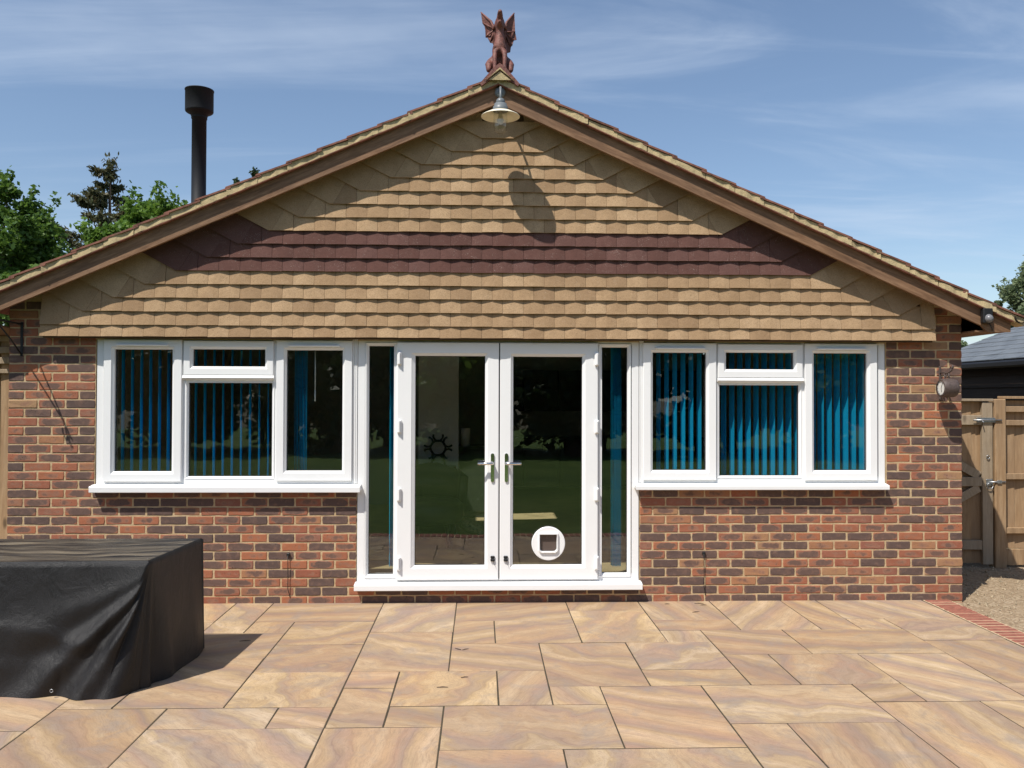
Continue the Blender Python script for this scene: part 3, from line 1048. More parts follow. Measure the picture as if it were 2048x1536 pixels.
# ---- flue pipe
fx, fy = px2plane(398, 300, 1.0).x, 1.0
zr = VT + .05 - SL * (RX - fx)
fl = MB().lathe([(.0, zr - .35), (.068, zr - .35), (.068, zr + .14), (.073, zr + .142), (.073, zr + .160), (.068, zr + .162), (.068, 4.405), (.074, 4.407), (.074, 4.445), (.0, 4.445)], 28)
flue = fl.build('flue', M['flue'], house, (fx, fy, 0))
cw = MB().lathe([(.07, 4.415), (.084, 4.452), (.118, 4.466), (.128, 4.474), (.131, 4.485), (.131, 4.675), (.135, 4.677), (.135, 4.685), (.127, 4.685), (.127, 4.50), (.0, 4.495)], 32)
cw.build('cowl', M['flue'], flue)
MB().box(.055, .10, -.03, .03, zr - .02, zr + .11, .006).build('flue_bracket', M['flue'], flue)

# ---- windows
PANE_Y = .030


def pane(parent, x0, x1, z0, z1, y=PANE_Y):
    MB().box(x0 - .008, x1 + .008, y, y + .014, z0 - .008, z1 + .008).build('pane', M['glass'], parent)
    MB().ring(x0 - .012, x1 + .012, z0 - .012, z1 + .012, [(0, y - .003), (.0155, y - .003), (.0155, y + .018), (0, y + .018)]).build('seal', M['upvc_seal'], parent)


def leafprof(w, yf, deep=.05):
    return [(0, yf + deep), (0, yf + .004), (.0035, yf), (w - .021, yf), (w - .017, yf + .006), (w - .006, yf + .016), (w, yf + .021), (w, yf + deep), (0, yf + deep)]


def casement(parent, p, w=.083, yf=-.016, name='casement'):
    x0, x1, z0, z1 = p
    MB().ring(x0 - w, x1 + w, z0 - w, z1 + w, leafprof(w, yf)).build(name, M['upvc'], parent)
    pane(parent, x0, x1, z0, z1)


def trickle(parent, x0, x1, z):
    MB().box(x0, x1, -.042, -.0165, z, z + .017, .005).build('trickle_vent', M['upvc'], parent)


def sill(parent, x0, x1, z0, z1, front, name='sill'):
    pr = [(.02, z0 + .012), (front + .014, z0 + .012), (front + .012, z0), (front + .003, z0), (front, z0 + .004), (front, z1 - .018), (front + .004, z1 - .013), (-.02, z1 - .002), (.02, z1)]
    n = len(pr)
    MB().add([(x, y, z) for x in (x0, x1) for y, z in pr], [(i, (i + 1) % n, n + (i + 1) % n, n + i) for i in range(n)] + [tuple(range(n)), tuple(reversed(range(n, 2 * n)))]).build(name, M['upvc'], parent)


def window(label, fr, pL, pV, pF, pR, sl, ribs):
    x0, x1, z0, z1 = fr
    m1 = (pL[1] + pV[0]) / 2; m2 = (pV[1] + pR[0]) / 2
    mb = MB()
    prof = [(0, .075), (0, .014), (.004, .010), (.055, .010), (.06, .016), (.06, .075), (0, .075)]
    mb.ring(x0, x1, z0, z1, prof)
    for m in (m1, m2):
        mb.box(m - .028, m + .028, .0115, .074, z0 + .05, z1 - .05)
    mb.box(m1 + .029, m2 - .029, .012, .074, pF[3] - .01, pF[3] + .06)
    # bead round the fixed light
    bx = .022
    mb.ring(pF[0] - bx, pF[1] + bx, pF[2] - bx, pF[3] + bx, [(0, .06), (0, .006), (.003, .004), (.010, .008), (bx, .022), (bx, .06), (0, .06)])
    for rx in ribs:
        mb.box(rx - .006, rx + .006, .0, .03, z0 + .01, z1 - .02, .003)
    w = mb.build('window', M['upvc'], house)
    w['label'] = label
    casement(w, pL); casement(w, pR)
    casement(w, pV, .072)
    # weather bar under the fanlight
    MB().add([(x, y, z) for x in (pV[0] - .078, pV[1] + .078) for y, z in ((-.016, pV[2] - .075), (-.034, pV[2] - .096), (-.030, pV[2] - .103), (.006, pV[2] - .112), (.006, pV[2] - .075))],
             [(0, 1, 6, 5), (1, 2, 7, 6), (2, 3, 8, 7), (3, 4, 9, 8), (4, 0, 5, 9), (0, 1, 2, 3, 4), (9, 8, 7, 6, 5)]).build('weather_bar', M['upvc'], w)
    pane(w, pF[0], pF[1], pF[2], pF[3])
    trickle(w, (pL[0] + pL[1]) / 2 - .215, (pL[0] + pL[1]) / 2 + .215, pL[3] + .026)
    trickle(w, (pR[0] + pR[1]) / 2 - .215, (pR[0] + pR[1]) / 2 + .215, pR[3] + .026)
    sill(w, sl[0], sl[1], sl[2], sl[3], -.088)
    return w


win_l = window('white three light window half covered by open blue slats', (-3.238, -1.062, .994, 2.262), (-3.089, -2.608, 1.107, 2.133), (-2.439, -1.835, 1.992, 2.137),
               (-2.475, -1.778, 1.065, 1.864), (-1.655, -1.184, 1.113, 2.133), (-3.252, -1.022, .938, 1.001), (-1.094, -1.078, -1.064))
win_r = window('white three light window full of sunlit blue slats', (1.350, 3.490, 1.000, 2.262), (1.461, 1.925, 1.118, 2.128), (2.096, 2.688, 1.986, 2.131),
               (2.043, 2.734, 1.070, 1.860), (2.862, 3.329, 1.116, 2.129), (1.303, 3.482, .957, 1.008), (1.353, 1.366, 1.379))

# ---- double door with side lights
mb = MB()
mb.ring(-1.055, 1.343, .172, 2.262, [(0, .085), (0, .009), (.004, .005), (.058, .005), (.062, .010), (.062, .085), (0, .085)])
for m in (-.7345, 1.0075):
    mb.box(m - .016, m + .016, .006, .084, .22, 2.21)
for p in ((-.962, -.744, .236, 2.172), (1.025, 1.244, .240, 2.170)):
    b = .030
    mb.ring(p[0] - b, p[1] + b, p[2] - b, p[3] + b, [(0, .06), (0, .000), (.004, -.003), (.014, .001), (b - .002, .020), (b, .024), (b, .06), (0, .06)])
door = mb.build('patio_door', M['upvc'], house)
for p in ((-.962, -.744, .236, 2.172), (1.025, 1.244, .240, 2.170)):
    pane(door, *p)
sill(door, -1.066, 1.358, .116, .178, -.088, 'door_sill')
for (lx0, lx1, p) in ((-.722, .141, (-.569, .024, .314, 2.089)), (.151, .987, (.263, .853, .316, 2.087))):
    yf = -.028
    x0, x1, z0, z1 = p
    lz0, lz1 = .193, 2.204
    vs = []; fs = []
    pr = [(0, yf + .06), (0, yf + .004), (.05, yf), (.80, yf), (.84, yf + .006), (.955, yf + .017), (1, yf + .022), (1, yf + .06)]
    # frame of uneven rail widths: blend outer to inner rectangle
    def rect(t, inset):
        k = inset
        return (lx0 + (x0 - lx0) * k, x1 * k + lx1 * (1 - k), lz0 + (z0 - lz0) * k, z1 * k + lz1 * (1 - k))
    pr2 = []
    for k, y in pr:
        a, b, c, d = rect(0, k)
        vs += [(a, y, c), (b, y, c), (b, y, d), (a, y, d)]
    for i in range(len(pr) - 1):
        for q in range(4):
            fs.append((i * 4 + q, i * 4 + (q + 1) % 4, (i + 1) * 4 + (q + 1) % 4, (i + 1) * 4 + q))
    for q in range(4):
        n = len(pr) - 1
        fs.append((n * 4 + q, n * 4 + (q + 1) % 4, (q + 1) % 4, q))
    MB().add(vs, fs).build('door_leaf', M['upvc'], door)
    pane(door, x0, x1, z0, z1, .012)
# rebate strip between the leaves
MB().box(.1415, .1505, -.012, .02, .20, 2.20).build('meeting_seal', M['upvc_seal'], door)
for hx in (-.700, .975):
    for hz in (2.066, 1.49, .916, .336):
        MB().box(hx - .020, hx + .020, -.052, -.0285, hz - .058, hz + .058, .008).box(hx - .008, hx + .008, -.062, -.050, hz - .05, hz + .05, .004).build('hinge', M['upvc'], door)
for sgn, hx in ((-1, .088), (1, .206)):
    mb = MB()
    pts = []
    for a in range(12):
        an = math.pi * a / 11
        pts.append((hx + .0145 * math.cos(an), 1.25 + .0145 * math.sin(an)))
    for a in range(12):
        an = math.pi + math.pi * a / 11
        pts.append((hx + .0145 * math.cos(an), 1.035 + .0145 * math.sin(an)))
    mb.prism(pts, -.040, -.0285)
    h = mb.build('handle_plate', M['chrome'], door)
    MB().tube([(hx, -.040, 1.18), (hx, -.072, 1.18), (hx + sgn * .006, -.079, 1.18), (hx + sgn * .03, -.081, 1.18), (hx + sgn * .125, -.081, 1.179)], [.012, .012, .0125, .0125, .0125], 12).build('handle', M['chrome'], door)
for lx in (.092, .203):
    MB().box(lx - .018, lx + .018, -.042, -.0285, .376, .397, .004).box(lx - .018, lx + .018, -.046, -.0285, .352, .373, .004).build('lock', M['black'], door)
    MB().obox((lx + .006, -.040, .354), (lx + .018, -.044, .318), .006, .003).build('key', M['chrome'], door)
# cat flap let into the glass
cfx, cfz = .566, .4965
rotm = Matrix.Translation((cfx, 0, cfz)) @ Matrix.Rotation(R(90), 4, 'X')
cf = MB()
n = 48
sq = []
for k in range(n):                                     # outline of the opening, sampled by angle
    a = 2 * math.pi * k / n
    hx, hz = .072, .072
    c_, s_ = math.cos(a), math.sin(a)
    t = min(hx / max(1e-6, abs(c_)), hz / max(1e-6, abs(s_)))
    if s_ < 0: t = min(t, .090)
    sq.append((c_ * t, s_ * t + .004))
ci = [(math.cos(2 * math.pi * k / n), math.sin(2 * math.pi * k / n)) for k in range(n)]
rings = [[(.143 * x, .002, .143 * z) for x, z in ci], [(.143 * x, -.010, .143 * z) for x, z in ci], [(.138 * x, -.014, .138 * z) for x, z in ci],
         [(x * 1.16, -.014, z * 1.16) for x, z in sq], [(x * 1.15, -.030, z * 1.15) for x, z in sq], [(x * 1.06, -.032, z * 1.06) for x, z in sq], [(x * .98, -.012, z * .98) for x, z in sq], [(x * .96, .03, z * .96) for x, z in sq]]
vs = [(x + cfx, y, z + cfz) for rg in rings for x, y, z in rg]
cf.add(vs, [(i * n + k, i * n + (k + 1) % n, (i + 1) * n + (k + 1) % n, (i + 1) * n + k) for i in range(len(rings) - 1) for k in range(n)])
cf.build('cat_flap', M['upvc'], door)
fl = MB().add([(x * .95 + cfx, .002, z * .95 + cfz) for x, z in sq] + [(x * .95 + cfx, .006, z * .95 + cfz) for x, z in sq], [tuple(range(n)), tuple(reversed(range(n, 2 * n)))] + [(k, (k + 1) % n, n + (k + 1) % n, n + k) for k in range(n)])
fl.build('flap', mat_plain('smoked_plastic', (.10, .075, .065), .25, .1, 5), door)

# ---- inside of the room
MB().box(WL + .281, WR - .281, .291, 7.74, .05, .15).build('inner_floor', M['oak_floor'], house)
MB().box(-.735, -.275, 2.62, 2.74, .151, 2.36).build('partition_wall', M['plaster'], house)
MB().box(-3.66, -.862, 5.4, 5.5, .151, 3.0).build('back_partition', M['dark_wall'], house)
mb = MB().box(-3.66, WR - .29, 7.60, 7.70, .151, 4.0)
mb.build('rear_wall', M['dark_wall'], house)

# ------------------------------------------------------------------ blinds
def slat_mesh(h):
    vs = []
    for t in (-.0006, .0006):
        for z in (0, h):
            for k in range(5):
                u = -.0445 + .089 * k / 4
                vs.append((t + .004 * (1 - (u / .0445) ** 2), u, z))
    fs = []
    for k in range(4):
        fs += [(k, k + 1, k + 6, k + 5), (10 + k, 15 + k, 16 + k, 11 + k)]
    fs += [(0, 5, 15, 10), (4, 14, 19, 9)]
    return MB().add(vs, fs).mesh('slat', M['slat'])


def blind(label, xs, z0, z1, x0, x1, ang, y=.17):
    b = empty('vertical_blind', ((x0 + x1) / 2, y, z0))
    tag(b, label, 'blind')
    MB().box(x0, x1, y - .02, y + .02, z1 + .004, z1 + .04, .004).build('headrail', M['upvc'], b).matrix_parent_inverse = b.matrix_world.inverted()
    me = slat_mesh(z1 - z0)
    for x, a in xs:
        link_mesh('slat', me, b, (x - (x0 + x1) / 2, random.uniform(-.003, .003), 0), (0, 0, R(a + random.uniform(-2.0, 2.0))))
    return b


bpy.context.view_layer.update()


def set_loc_empty(o):
    o.matrix_parent_inverse = Matrix.Translation(-o.parent.location)


lx = [(-3.16 + .0772 * k, 5) for k in range(19)] + [(-1.62 + .0125 * k, 10) for k in range(9)]
b1 = blind('blue vertical blind with narrow open slats, gathered at its door end', lx, 1.03, 2.18, -3.2, -1.1, 7)
rx = [(1.40 + .0722 * k, 13) for k in range(28)]
b2 = blind('blue vertical blind with broad sunlit slats spread across the whole window', rx, 1.03, 2.18, 1.37, 3.44, 7)
b3 = blind('blue blind stacked in the narrow side light next to the half open blind', [(-.80 + .011 * k, 12) for k in range(5)], .27, 2.18, -.99, -.73, 7)
b4 = blind('blue blind stacked in the narrow side light next to the sunlit blind', [(1.135 + .012 * k, 4) for k in range(7)], .27, 2.18, 1.02, 1.27, 7)
for b in (b1, b2, b3, b4):
    for ch in b.children:
        if ch.name.startswith('headrail'): set_loc_empty(ch)
tag(MB().tube([(-1.445, .16, 2.17), (-1.445, .16, 1.80)], .005, 6).tube([(-1.445, .16, 1.80), (-1.445, .16, 1.70)], [.005, .008], 6).build('blind_wand', M['upvc']), 'white control wand hanging beside the gathered blue slats', 'wand')

# ------------------------------------------------------------------ things in the room
t = empty('kitchen_counter', (.5, 4.15, .15)); tag(t, 'dark green counter unit standing inside behind the double door', 'counter')
o = MB().box(-.36 - .5, .07 - .5, -.15, .50, .08, .90, .006).build('cabinet', M['counter'], t)
MB().box(-.39 - .5, .10 - .5, -.18, .53, .901, .935, .005).build('worktop', M['counter'], t)
MB().box(-.34 - .5, .05 - .5, -.12, .48, .0, .079).build('plinth', M['cabinet'], t)
t = empty('kitchen_units', (1.6, 7.2, .15)); tag(t, 'row of dark kitchen units along the rear wall', 'kitchen units')
for k in range(6):
    x = -1.5 + k * .6
    MB().box(x, x + .59, -.2, .38, .1, .88, .006).build('base_cupboard', M['cabinet'], t)
    MB().box(x, x + .59, .05, .38, 1.35, 2.05, .006).build('wall_cupboard', M['cabinet'], t)
MB().box(-1.52, 2.12, -.23, .38, .882, .92, .004).build('worktop', M['counter'], t)
t = empty('paper_roll', (-.22, 4.10, 1.087)); tag(t, 'white paper towel roll standing on the dark counter', 'paper roll')
MB().lathe([(.0, .0), (.072, .0), (.072, .008), (.0, .008)], 20).build('stand', M['chrome'], t)
MB().lathe([(.018, .009), (.062, .009), (.062, .235), (.018, .235), (.018, .009)], 24).build('roll', M['paper'], t)
t = empty('black_armchair', (-.56, 1.95, .15)); tag(t, 'round backed black chair inside, left of the counter', 'chair')
MB().lathe([(.0, .25), (.34, .25), (.37, .32), (.36, .44), (.30, .49), (.0, .5)], 24).build('seat', M['leather'], t)
bk = MB()
vs = []; fs = []
for i in range(17):
    a = R(10 + 160 * i / 16)
    for (r, z) in ((.30, .4), (.40, .42), (.42, .72 + .12 * math.sin(a) ** 2), (.34, .74 + .12 * math.sin(a) ** 2)):
        vs.append((r * math.cos(a), r * math.sin(a), z))
for i in range(16):
    for q in range(4):
        fs.append((i * 4 + q, i * 4 + (q + 1) % 4, (i + 1) * 4 + (q + 1) % 4, (i + 1) * 4 + q))
fs += [(3, 2, 1, 0), (64, 65, 66, 67)]
bk.add(vs, fs, True).build('backrest', M['leather'], t)
for a in (45, 135, 225, 315):
    MB().tube([(.26 * math.cos(R(a)), .26 * math.sin(R(a)), .26), (.30 * math.cos(R(a)), .30 * math.sin(R(a)), .0)], .018, 8).build('leg', M['leather'], t)
t = empty('wine_rack', (-.50, 2.46, .97)); tag(t, 'black curly metal bottle rack in front of the cream partition', 'wine rack')
MB().box(-.20, .20, -.12, .12, -.819, -.02, .005).build('side_cabinet', M['cabinet'], t)
for k in range(6):
    a = 2 * math.pi * k / 6 + math.pi / 2
    c = Vector((.135 * math.cos(a), 0, .19 + .135 * math.sin(a)))
    arc = [c + Vector((.055 * math.cos(a + R(w)), 0, .055 * math.sin(a + R(w)))) for w in range(70, 291, 22)]
    MB().tube(arc, .012, 6).build('bottle_loop', M['black'], t)
MB().tube([(.085 * math.cos(w / 12 * 6.2832), 0, .19 + .085 * math.sin(w / 12 * 6.2832)) for w in range(13)], .012, 6).build('hub', M['black'], t)
MB().tube([(-.08, 0, -.012), (-.05, 0, .11)], .011, 6).tube([(.08, 0, -.012), (.05, 0, .11)], .011, 6).build('foot', M['black'], t)
t = empty('cushion', (-.10, 2.5, .15)); tag(t, 'patterned tan cushion lying on the floor inside the door', 'cushion')
bm = bmesh.new(); bmesh.ops.create_uvsphere(bm, u_segments=20, v_segments=12, radius=1)
mb = MB(); mb.bm(bm, True, Matrix.Translation((0, 0, .10)) @ Matrix.Rotation(R(24), 4, 'Y') @ Matrix.Diagonal((.20, .16, .075, 1)))
mb.build('cover', M['cushion'], t)
MB().tube([(-.19, 0, .185), (0, -.16, .10), (.19, 0, .02)], .006, 6).build('piping', M['cushion'], t)

# ------------------------------------------------------------------ dragon on the ridge
dr = empty('dragon_finial', (RX + .010, -.17, VT - .02))
tag(dr, 'terracotta dragon finial with raised wings sitting on the ridge end', 'finial')
J = [((0, .05, .20), .062), ((0, .0, .27), .060), ((0, -.015, .335), .046), ((0, -.005, .40), .040), ((0, .0, .445), .037), ((0, -.03, .495), .036), ((0, -.085, .535), .026), ((0, -.125, .555), .016),
     ((0, -.055, .468), .022), ((0, -.105, .478), .013),
     ((.040, -.035, .255), .026), ((.042, -.075, .175), .020), ((.040, -.085, .085), .018), ((.040, -.12, .066), .016),
     ((-.040, -.035, .255), .026), ((-.042, -.075, .175), .020), ((-.040, -.085, .085), .018), ((-.040, -.12, .066), .016),
     ((.088, .03, .165), .045), ((.090, -.035, .125), .030), ((.092, -.06, .062), .020),
     ((-.088, .03, .165), .045), ((-.090, -.035, .125), .030), ((-.092, -.06, .062), .020),
     ((0, .14, .13), .036), ((.05, .20, .09), .020), ((.09, .16, .07), .010),
     ((.045, .015, .470), .014), ((.064, .03, .452), .005), ((-.045, .015, .470), .014), ((-.064, .03, .452), .005),
     ((.016, .015, .545), .011), ((.022, .05, .565), .004), ((-.016, .015, .545), .011), ((-.022, .05, .565), .004)]
E_ = [(0, 1), (1, 2), (2, 3), (3, 4), (4, 5), (5, 6), (6, 7), (5, 8), (8, 9), (1, 10), (10, 11), (11, 12), (12, 13), (1, 14), (14, 15), (15, 16), (16, 17),
      (0, 18), (18, 19), (19, 20), (0, 21), (21, 22), (22, 23), (0, 24), (24, 25), (25, 26), (5, 27), (27, 28), (5, 29), (29, 30), (5, 31), (31, 32), (5, 33), (33, 34)]
me = bpy.data.meshes.new('body'); me.from_pydata([j[0] for j in J], E_, []); me.materials.append(M['terracotta'])
body = link_mesh('body', me, dr)
md = body.modifiers.new('skin', 'SKIN')
for i, j in enumerate(J):
    sv = me.skin_vertices[0].data[i]
    sv.radius = (j[1], j[1]); sv.use_root = (i == 0)
md.use_smooth_shade = True
body.modifiers.new('sub', 'SUBSURF').levels = 1
body.modifiers['sub'].render_levels = 1
zz = lambda zx, zy: ((zx - 398) / 1340, .035 + (850 - zy) / 1290)
WO_L = [(185, 85), (203, 205), (222, 215), (236, 285), (240, 368), (262, 372), (292, 432), (318, 440), (340, 490), (352, 400), (342, 300), (300, 205), (240, 130)]
WO_R = [(565, 95), (572, 215), (575, 300), (592, 382), (560, 395), (545, 452), (528, 470), (520, 530), (485, 545), (452, 440), (452, 330), (478, 215), (520, 140)]
for O, sg in ((WO_L, -1), (WO_R, 1)):
    p2 = [zz(*q) for q in O]
    # the wings sweep back away from the body
    yy = [.03 + .38 * abs(x) - .0 for x, z in p2]
    n = len(p2)
    mb = MB()
    cxw = sum(p[0] for p in p2) / n; czw = sum(p[1] for p in p2) / n; cyw = sum(yy) / n
    vs = [(x, y - .006, z) for (x, z), y in zip(p2, yy)] + [(x, y + .006, z) for (x, z), y in zip(p2, yy)] + [(cxw, cyw + .012, czw), (cxw, cyw + .022, czw)]
    fs = [(i, (i + 1) % n, 2 * n) for i in range(n)] + [(n + (i + 1) % n, n + i, 2 * n + 1) for i in range(n)] + [(i, n + i, n + (i + 1) % n, (i + 1) % n) for i in range(n)]
    mb.add(vs, fs)
    w = mb.build('wing', M['terracotta'], dr)
    root = Vector((sg * .035, .035, .30)); ridge = MB()
    wrist = Vector(p2[-2] + (0,)); wrist = Vector((p2[-2][0], yy[-2] - .008, p2[-2][1]))
    ridge.tube([root, Vector((p2[-3][0], yy[-3] - .008, p2[-3][1])), wrist, Vector((p2[0][0], yy[0] - .004, p2[0][1]))], [.016, .013, .011, .005], 6)
    for q in (2, 4, 6):
        ridge.tube([Vector((p2[-3][0], yy[-3] - .010, p2[-3][1])), Vector((p2[q][0], yy[q] - .007, p2[q][1]))], [.009, .005], 6)
    ridge.build('wing_bone', M['terracotta'], w)
# saddle: cresting ridge tile it sits on
sd = MB()
sd.prism([(-.165, -.055), (-.150, -.075), (0, .035), (.150, -.075), (.165, -.055), (.10, .02), (.045, .085), (0, .115), (-.045, .085), (-.10, .02)], -.125, .30)
sd.build('saddle', M['terracotta'], dr)
sd = MB().prism([(-.118, -.035), (0, .058), (.118, -.035), (.075, .0), (0, .072), (-.075, .0)], -.145, -.126)
sd.prism([(-.09, -.028), (0, .044), (.09, -.028)], -.133, -.126)
sd.build('bedding', M['verge_mortar'], dr)

# ------------------------------------------------------------------ lamp under the gable
LX, LY, LZ = .1385, -.435, 4.005
lp = empty('gable_lamp', (LX, LY, LZ)); tag(lp, 'swan neck outdoor lamp with cream shade and jar glass at the gable tip', 'lamp')
MB().lathe([(.0, 0), (.045, 0), (.045, .012), (.03, .022), (.0, .022)], 20, Matrix.Translation((0, -.231 - LY, .262)) @ Matrix.Rotation(R(90), 4, 'X')).build('back_plate', M['lamp_grey'], lp)
MB().tube([(0, .19, .262), (0, .11, .264), (0, .05, .25), (0, .018, .22), (0, .002, .17), (0, 0, .10)], .0095, 10).build('arm', M['lamp_grey'], lp)
bm = bmesh.new(); bmesh.ops.create_uvsphere(bm, u_segments=20, v_segments=12, radius=.037)
mb = MB(); mb.bm(bm, True, Matrix.Translation((0, .018, .118))); mb.build('junction', M['lamp_grey'], lp)
MB().lathe([(.0, .098), (.05, .098), (.052, .078), (.060, .074), (.063, .05), (.063, .038), (.0, .038)], 28).build('cap', M['lamp_grey'], lp)
MB().lathe([(.060, .040), (.100, .028), (.150, .002), (.156, -.004), (.156, -.007), (.150, -.003), (.100, .024), (.060, .036), (.060, .040)], 40).build('shade', M['lamp_cream'], lp)
MB().lathe([(.054, .037), (.056, -.03), (.056, -.09), (.050, -.118), (.032, -.135), (.0, -.140)], 28).build('jar', M['bulb_glass'], lp)
MB().lathe([(.0, .036), (.016, .036), (.016, .0), (.022, -.012), (.028, -.035), (.022, -.058), (.0, -.066)], 18).build('bulb', mat_plain('frosted_bulb', (.62, .56, .46), .4, .05, 8), lp)

# ------------------------------------------------------------------ sensor, clock, bracket, cables
sn = empty('motion_sensor', (4.232, -.231, 2.43)); tag(sn, 'small black motion sensor screwed to the bargeboard end', 'sensor')
MB().box(-.042, .042, -.055, -.001, -.058, .068, .008).build('housing', M['black'], sn)
MB().lathe([(.0, .036), (.018, .032), (.030, .020), (.036, 0), (.036, -.012)], 20, Matrix.Translation((.004, -.052, -.02)) @ Matrix.Rotation(R(115), 4, 'X')).build('lens', mat_plain('sensor_lens', (.16, .16, .17), .3, .05, 8), sn)
MB().tube([(.02, -.03, -.055), (.05, -.02, -.10), (.09, .03, -.13)], .004, 6).build('lead', M['black'], sn)

ck = empty('station_clock', (3.955, -.15, 1.83)); tag(ck, 'brown double sided clock on a scrolled wall bracket', 'clock')
ry = Matrix.Rotation(R(90), 4, 'Y')
MB().lathe([(.060, -.061), (.072, -.064), (.077, -.055), (.080, -.03), (.082, 0), (.080, .03), (.077, .055), (.072, .064), (.060, .061)], 36, ry).build('drum', M['brown_metal'], ck)
for sg in (-1, 1):
    f = MB().lathe([(.0, .054 * sg), (.062, .054 * sg)], 32, ry).build('dial', M['clock_face'], ck)
    h = MB()
    for q in range(12):
        a = q * math.pi / 6
        h.obox((.0552 * sg, .050 * math.sin(a), .050 * math.cos(a)), (.0552 * sg, .057 * math.sin(a), .057 * math.cos(a)), .0025, .0008)
    h.build('hour_mark', M['black'], f)
    MB().obox((.0562 * sg, 0, 0), (.0562 * sg, -.006, -.034), .005, .001).obox((.0566 * sg, 0, 0), (.0566 * sg, -.022, .042), .0035, .001).build('hand', M['black'], f)
PX = .012
MB().box(PX - .009, PX + .009, .138, .149, -.10, .19, .003).build('back_plate', M['brown_metal'], ck)


def scroll(c, r0, r1, a0, a1, n=18):
    return [(PX, c[0] + (r0 + (r1 - r0) * i / n) * math.cos(R(a0 + (a1 - a0) * i / n)), c[1] + (r0 + (r1 - r0) * i / n) * math.sin(R(a0 + (a1 - a0) * i / n))) for i in range(n + 1)]


MB().tube([(PX, .138, .13), (PX, .08, .135), (PX, .02, .125), (PX, -.04, .145), (PX, -.06, .165)], .006, 8).build('arm', M['brown_metal'], ck)
for sc in (scroll((.10, .085), .042, .010, 90, 480), scroll((.035, .115), .030, .007, 200, 560), scroll((-.035, .165), .022, .005, 260, 600), scroll((.115, .0), .026, .006, 0, 380), scroll((.118, -.06), .020, .005, 20, 380)):
    MB().tube(sc, .0045, 6).build('scroll', M['brown_metal'], ck)
MB().tube([(PX, .13, .02), (PX, .08, .07), (PX, .02, .12)], .005, 6).build('strut', M['brown_metal'], ck)
MB().tube([(PX, 0, .078), (PX, .0, .125)], .006, 8).build('hanger', M['brown_metal'], ck)
MB().lathe([(.0, .0), (.010, .004), (.006, .018), (.0, .03)], 10, Matrix.Translation((PX, -.06, .165))).build('leaf_tip', M['brown_metal'], ck)

bk = empty('basket_bracket', (-3.85, -.004, 2.07)); tag(bk, 'black hanging basket bracket fixed to the brick corner pier', 'bracket')
MB().box(-.011, .011, -.010, -.001, 0, .285, .003).build('wall_bar', M['black'], bk)
MB().tube([(0, -.008, .268), (0, -.20, .272), (0, -.47, .276), (0, -.49, .29)], .007, 8).build('arm', M['black'], bk)
MB().tube([(0, -.010, .015), (0, -.16, .12), (0, -.40, .272)], .0065, 8).build('strut', M['black'], bk)
MB().tube([(0, -.455, .275), (0, -.462, .235), (0, -.475, .215), (0, -.492, .222), (0, -.497, .245)], .006, 8).build('hook', M['black'], bk)
MB().tube([(0, -.40, .272), (0, -.43, .245), (0, -.445, .20), (0, -.425, .165), (0, -.40, .17), (0, -.395, .195)], .007, 8).build('scroll', M['black'], bk)

for X, lab in ((-1.628, 'thin black cable drooping from a wall clip near the covered table'), (1.900, 'thin black cable drooping from a wall clip beneath the sunlit blind')):
    c = empty('wall_cable', (X, 0, .06)); tag(c, lab, 'cable')
    MB().box(-.013, .013, -.022, .001, .335, .362, .004).build('clip', M['black'], c)
    MB().tube([(-.002, -.020, .345), (0, -.021, .28), (.001, -.020, .15), (0, -.018, .06), (.010, -.010, .02), (.014, -.004, -.01)], .0032, 6).build('wire', M['black'], c)

# ------------------------------------------------------------------ table under its black cover
tb = empty('covered_table', (-2.8, -1.75, 0)); tag(tb, 'low rectangular garden table under a wrinkled black cover', 'covered table')
TZ = .76
ctrl = [  # top corner-line point, hem point on the ground
    ((-3.75, -2.175), (-3.77, -2.255)), ((-3.2, -2.155), (-3.22, -2.24)), ((-2.7, -2.142), (-2.75, -2.232)), ((-2.30, -2.130), (-2.46, -2.236)), ((-2.08, -2.124), (-2.27, -2.285)),
    ((-1.985, -2.121), (-2.16, -2.305)), ((-1.972, -2.10), (-2.06, -2.17)), ((-1.968, -2.06), (-1.952, -1.985)), ((-1.962, -1.96), (-1.93, -1.90)), ((-1.95, -1.75), (-1.912, -1.73)), ((-1.936, -1.50), (-1.892, -1.49)),
    ((-1.925, -1.33), (-1.905, -1.322)), ((-1.94, -1.31), (-1.93, -1.29)), ((-2.3, -1.31), (-2.3, -1.25)), ((-3.0, -1.31), (-3.0, -1.25)), ((-3.75, -1.31), (-3.77, -1.25))]
seg = [0]
for a, b in zip(ctrl[:-1], ctrl[1:]):
    seg.append(seg[-1] + max((Vector(a[0]) - Vector(b[0])).length, (Vector(a[1]) - Vector(b[1])).length))


def cat(P, t):
    for i in range(len(seg) - 1):
        if t <= seg[i + 1] or i == len(seg) - 2: break
    u = (t - seg[i]) / (seg[i + 1] - seg[i])
    p = [Vector(P[max(0, min(len(P) - 1, i + k))]) for k in (-1, 0, 1, 2)]
    lin = p[1].lerp(p[2], u)
    cr = .5 * ((2 * p[1]) + (-p[0] + p[2]) * u + (2 * p[0] - 5 * p[1] + 4 * p[2] - p[3]) * u * u + (-p[0] + 3 * p[1] - 3 * p[2] + p[3]) * u ** 3)
    return lin.lerp(cr, .6)


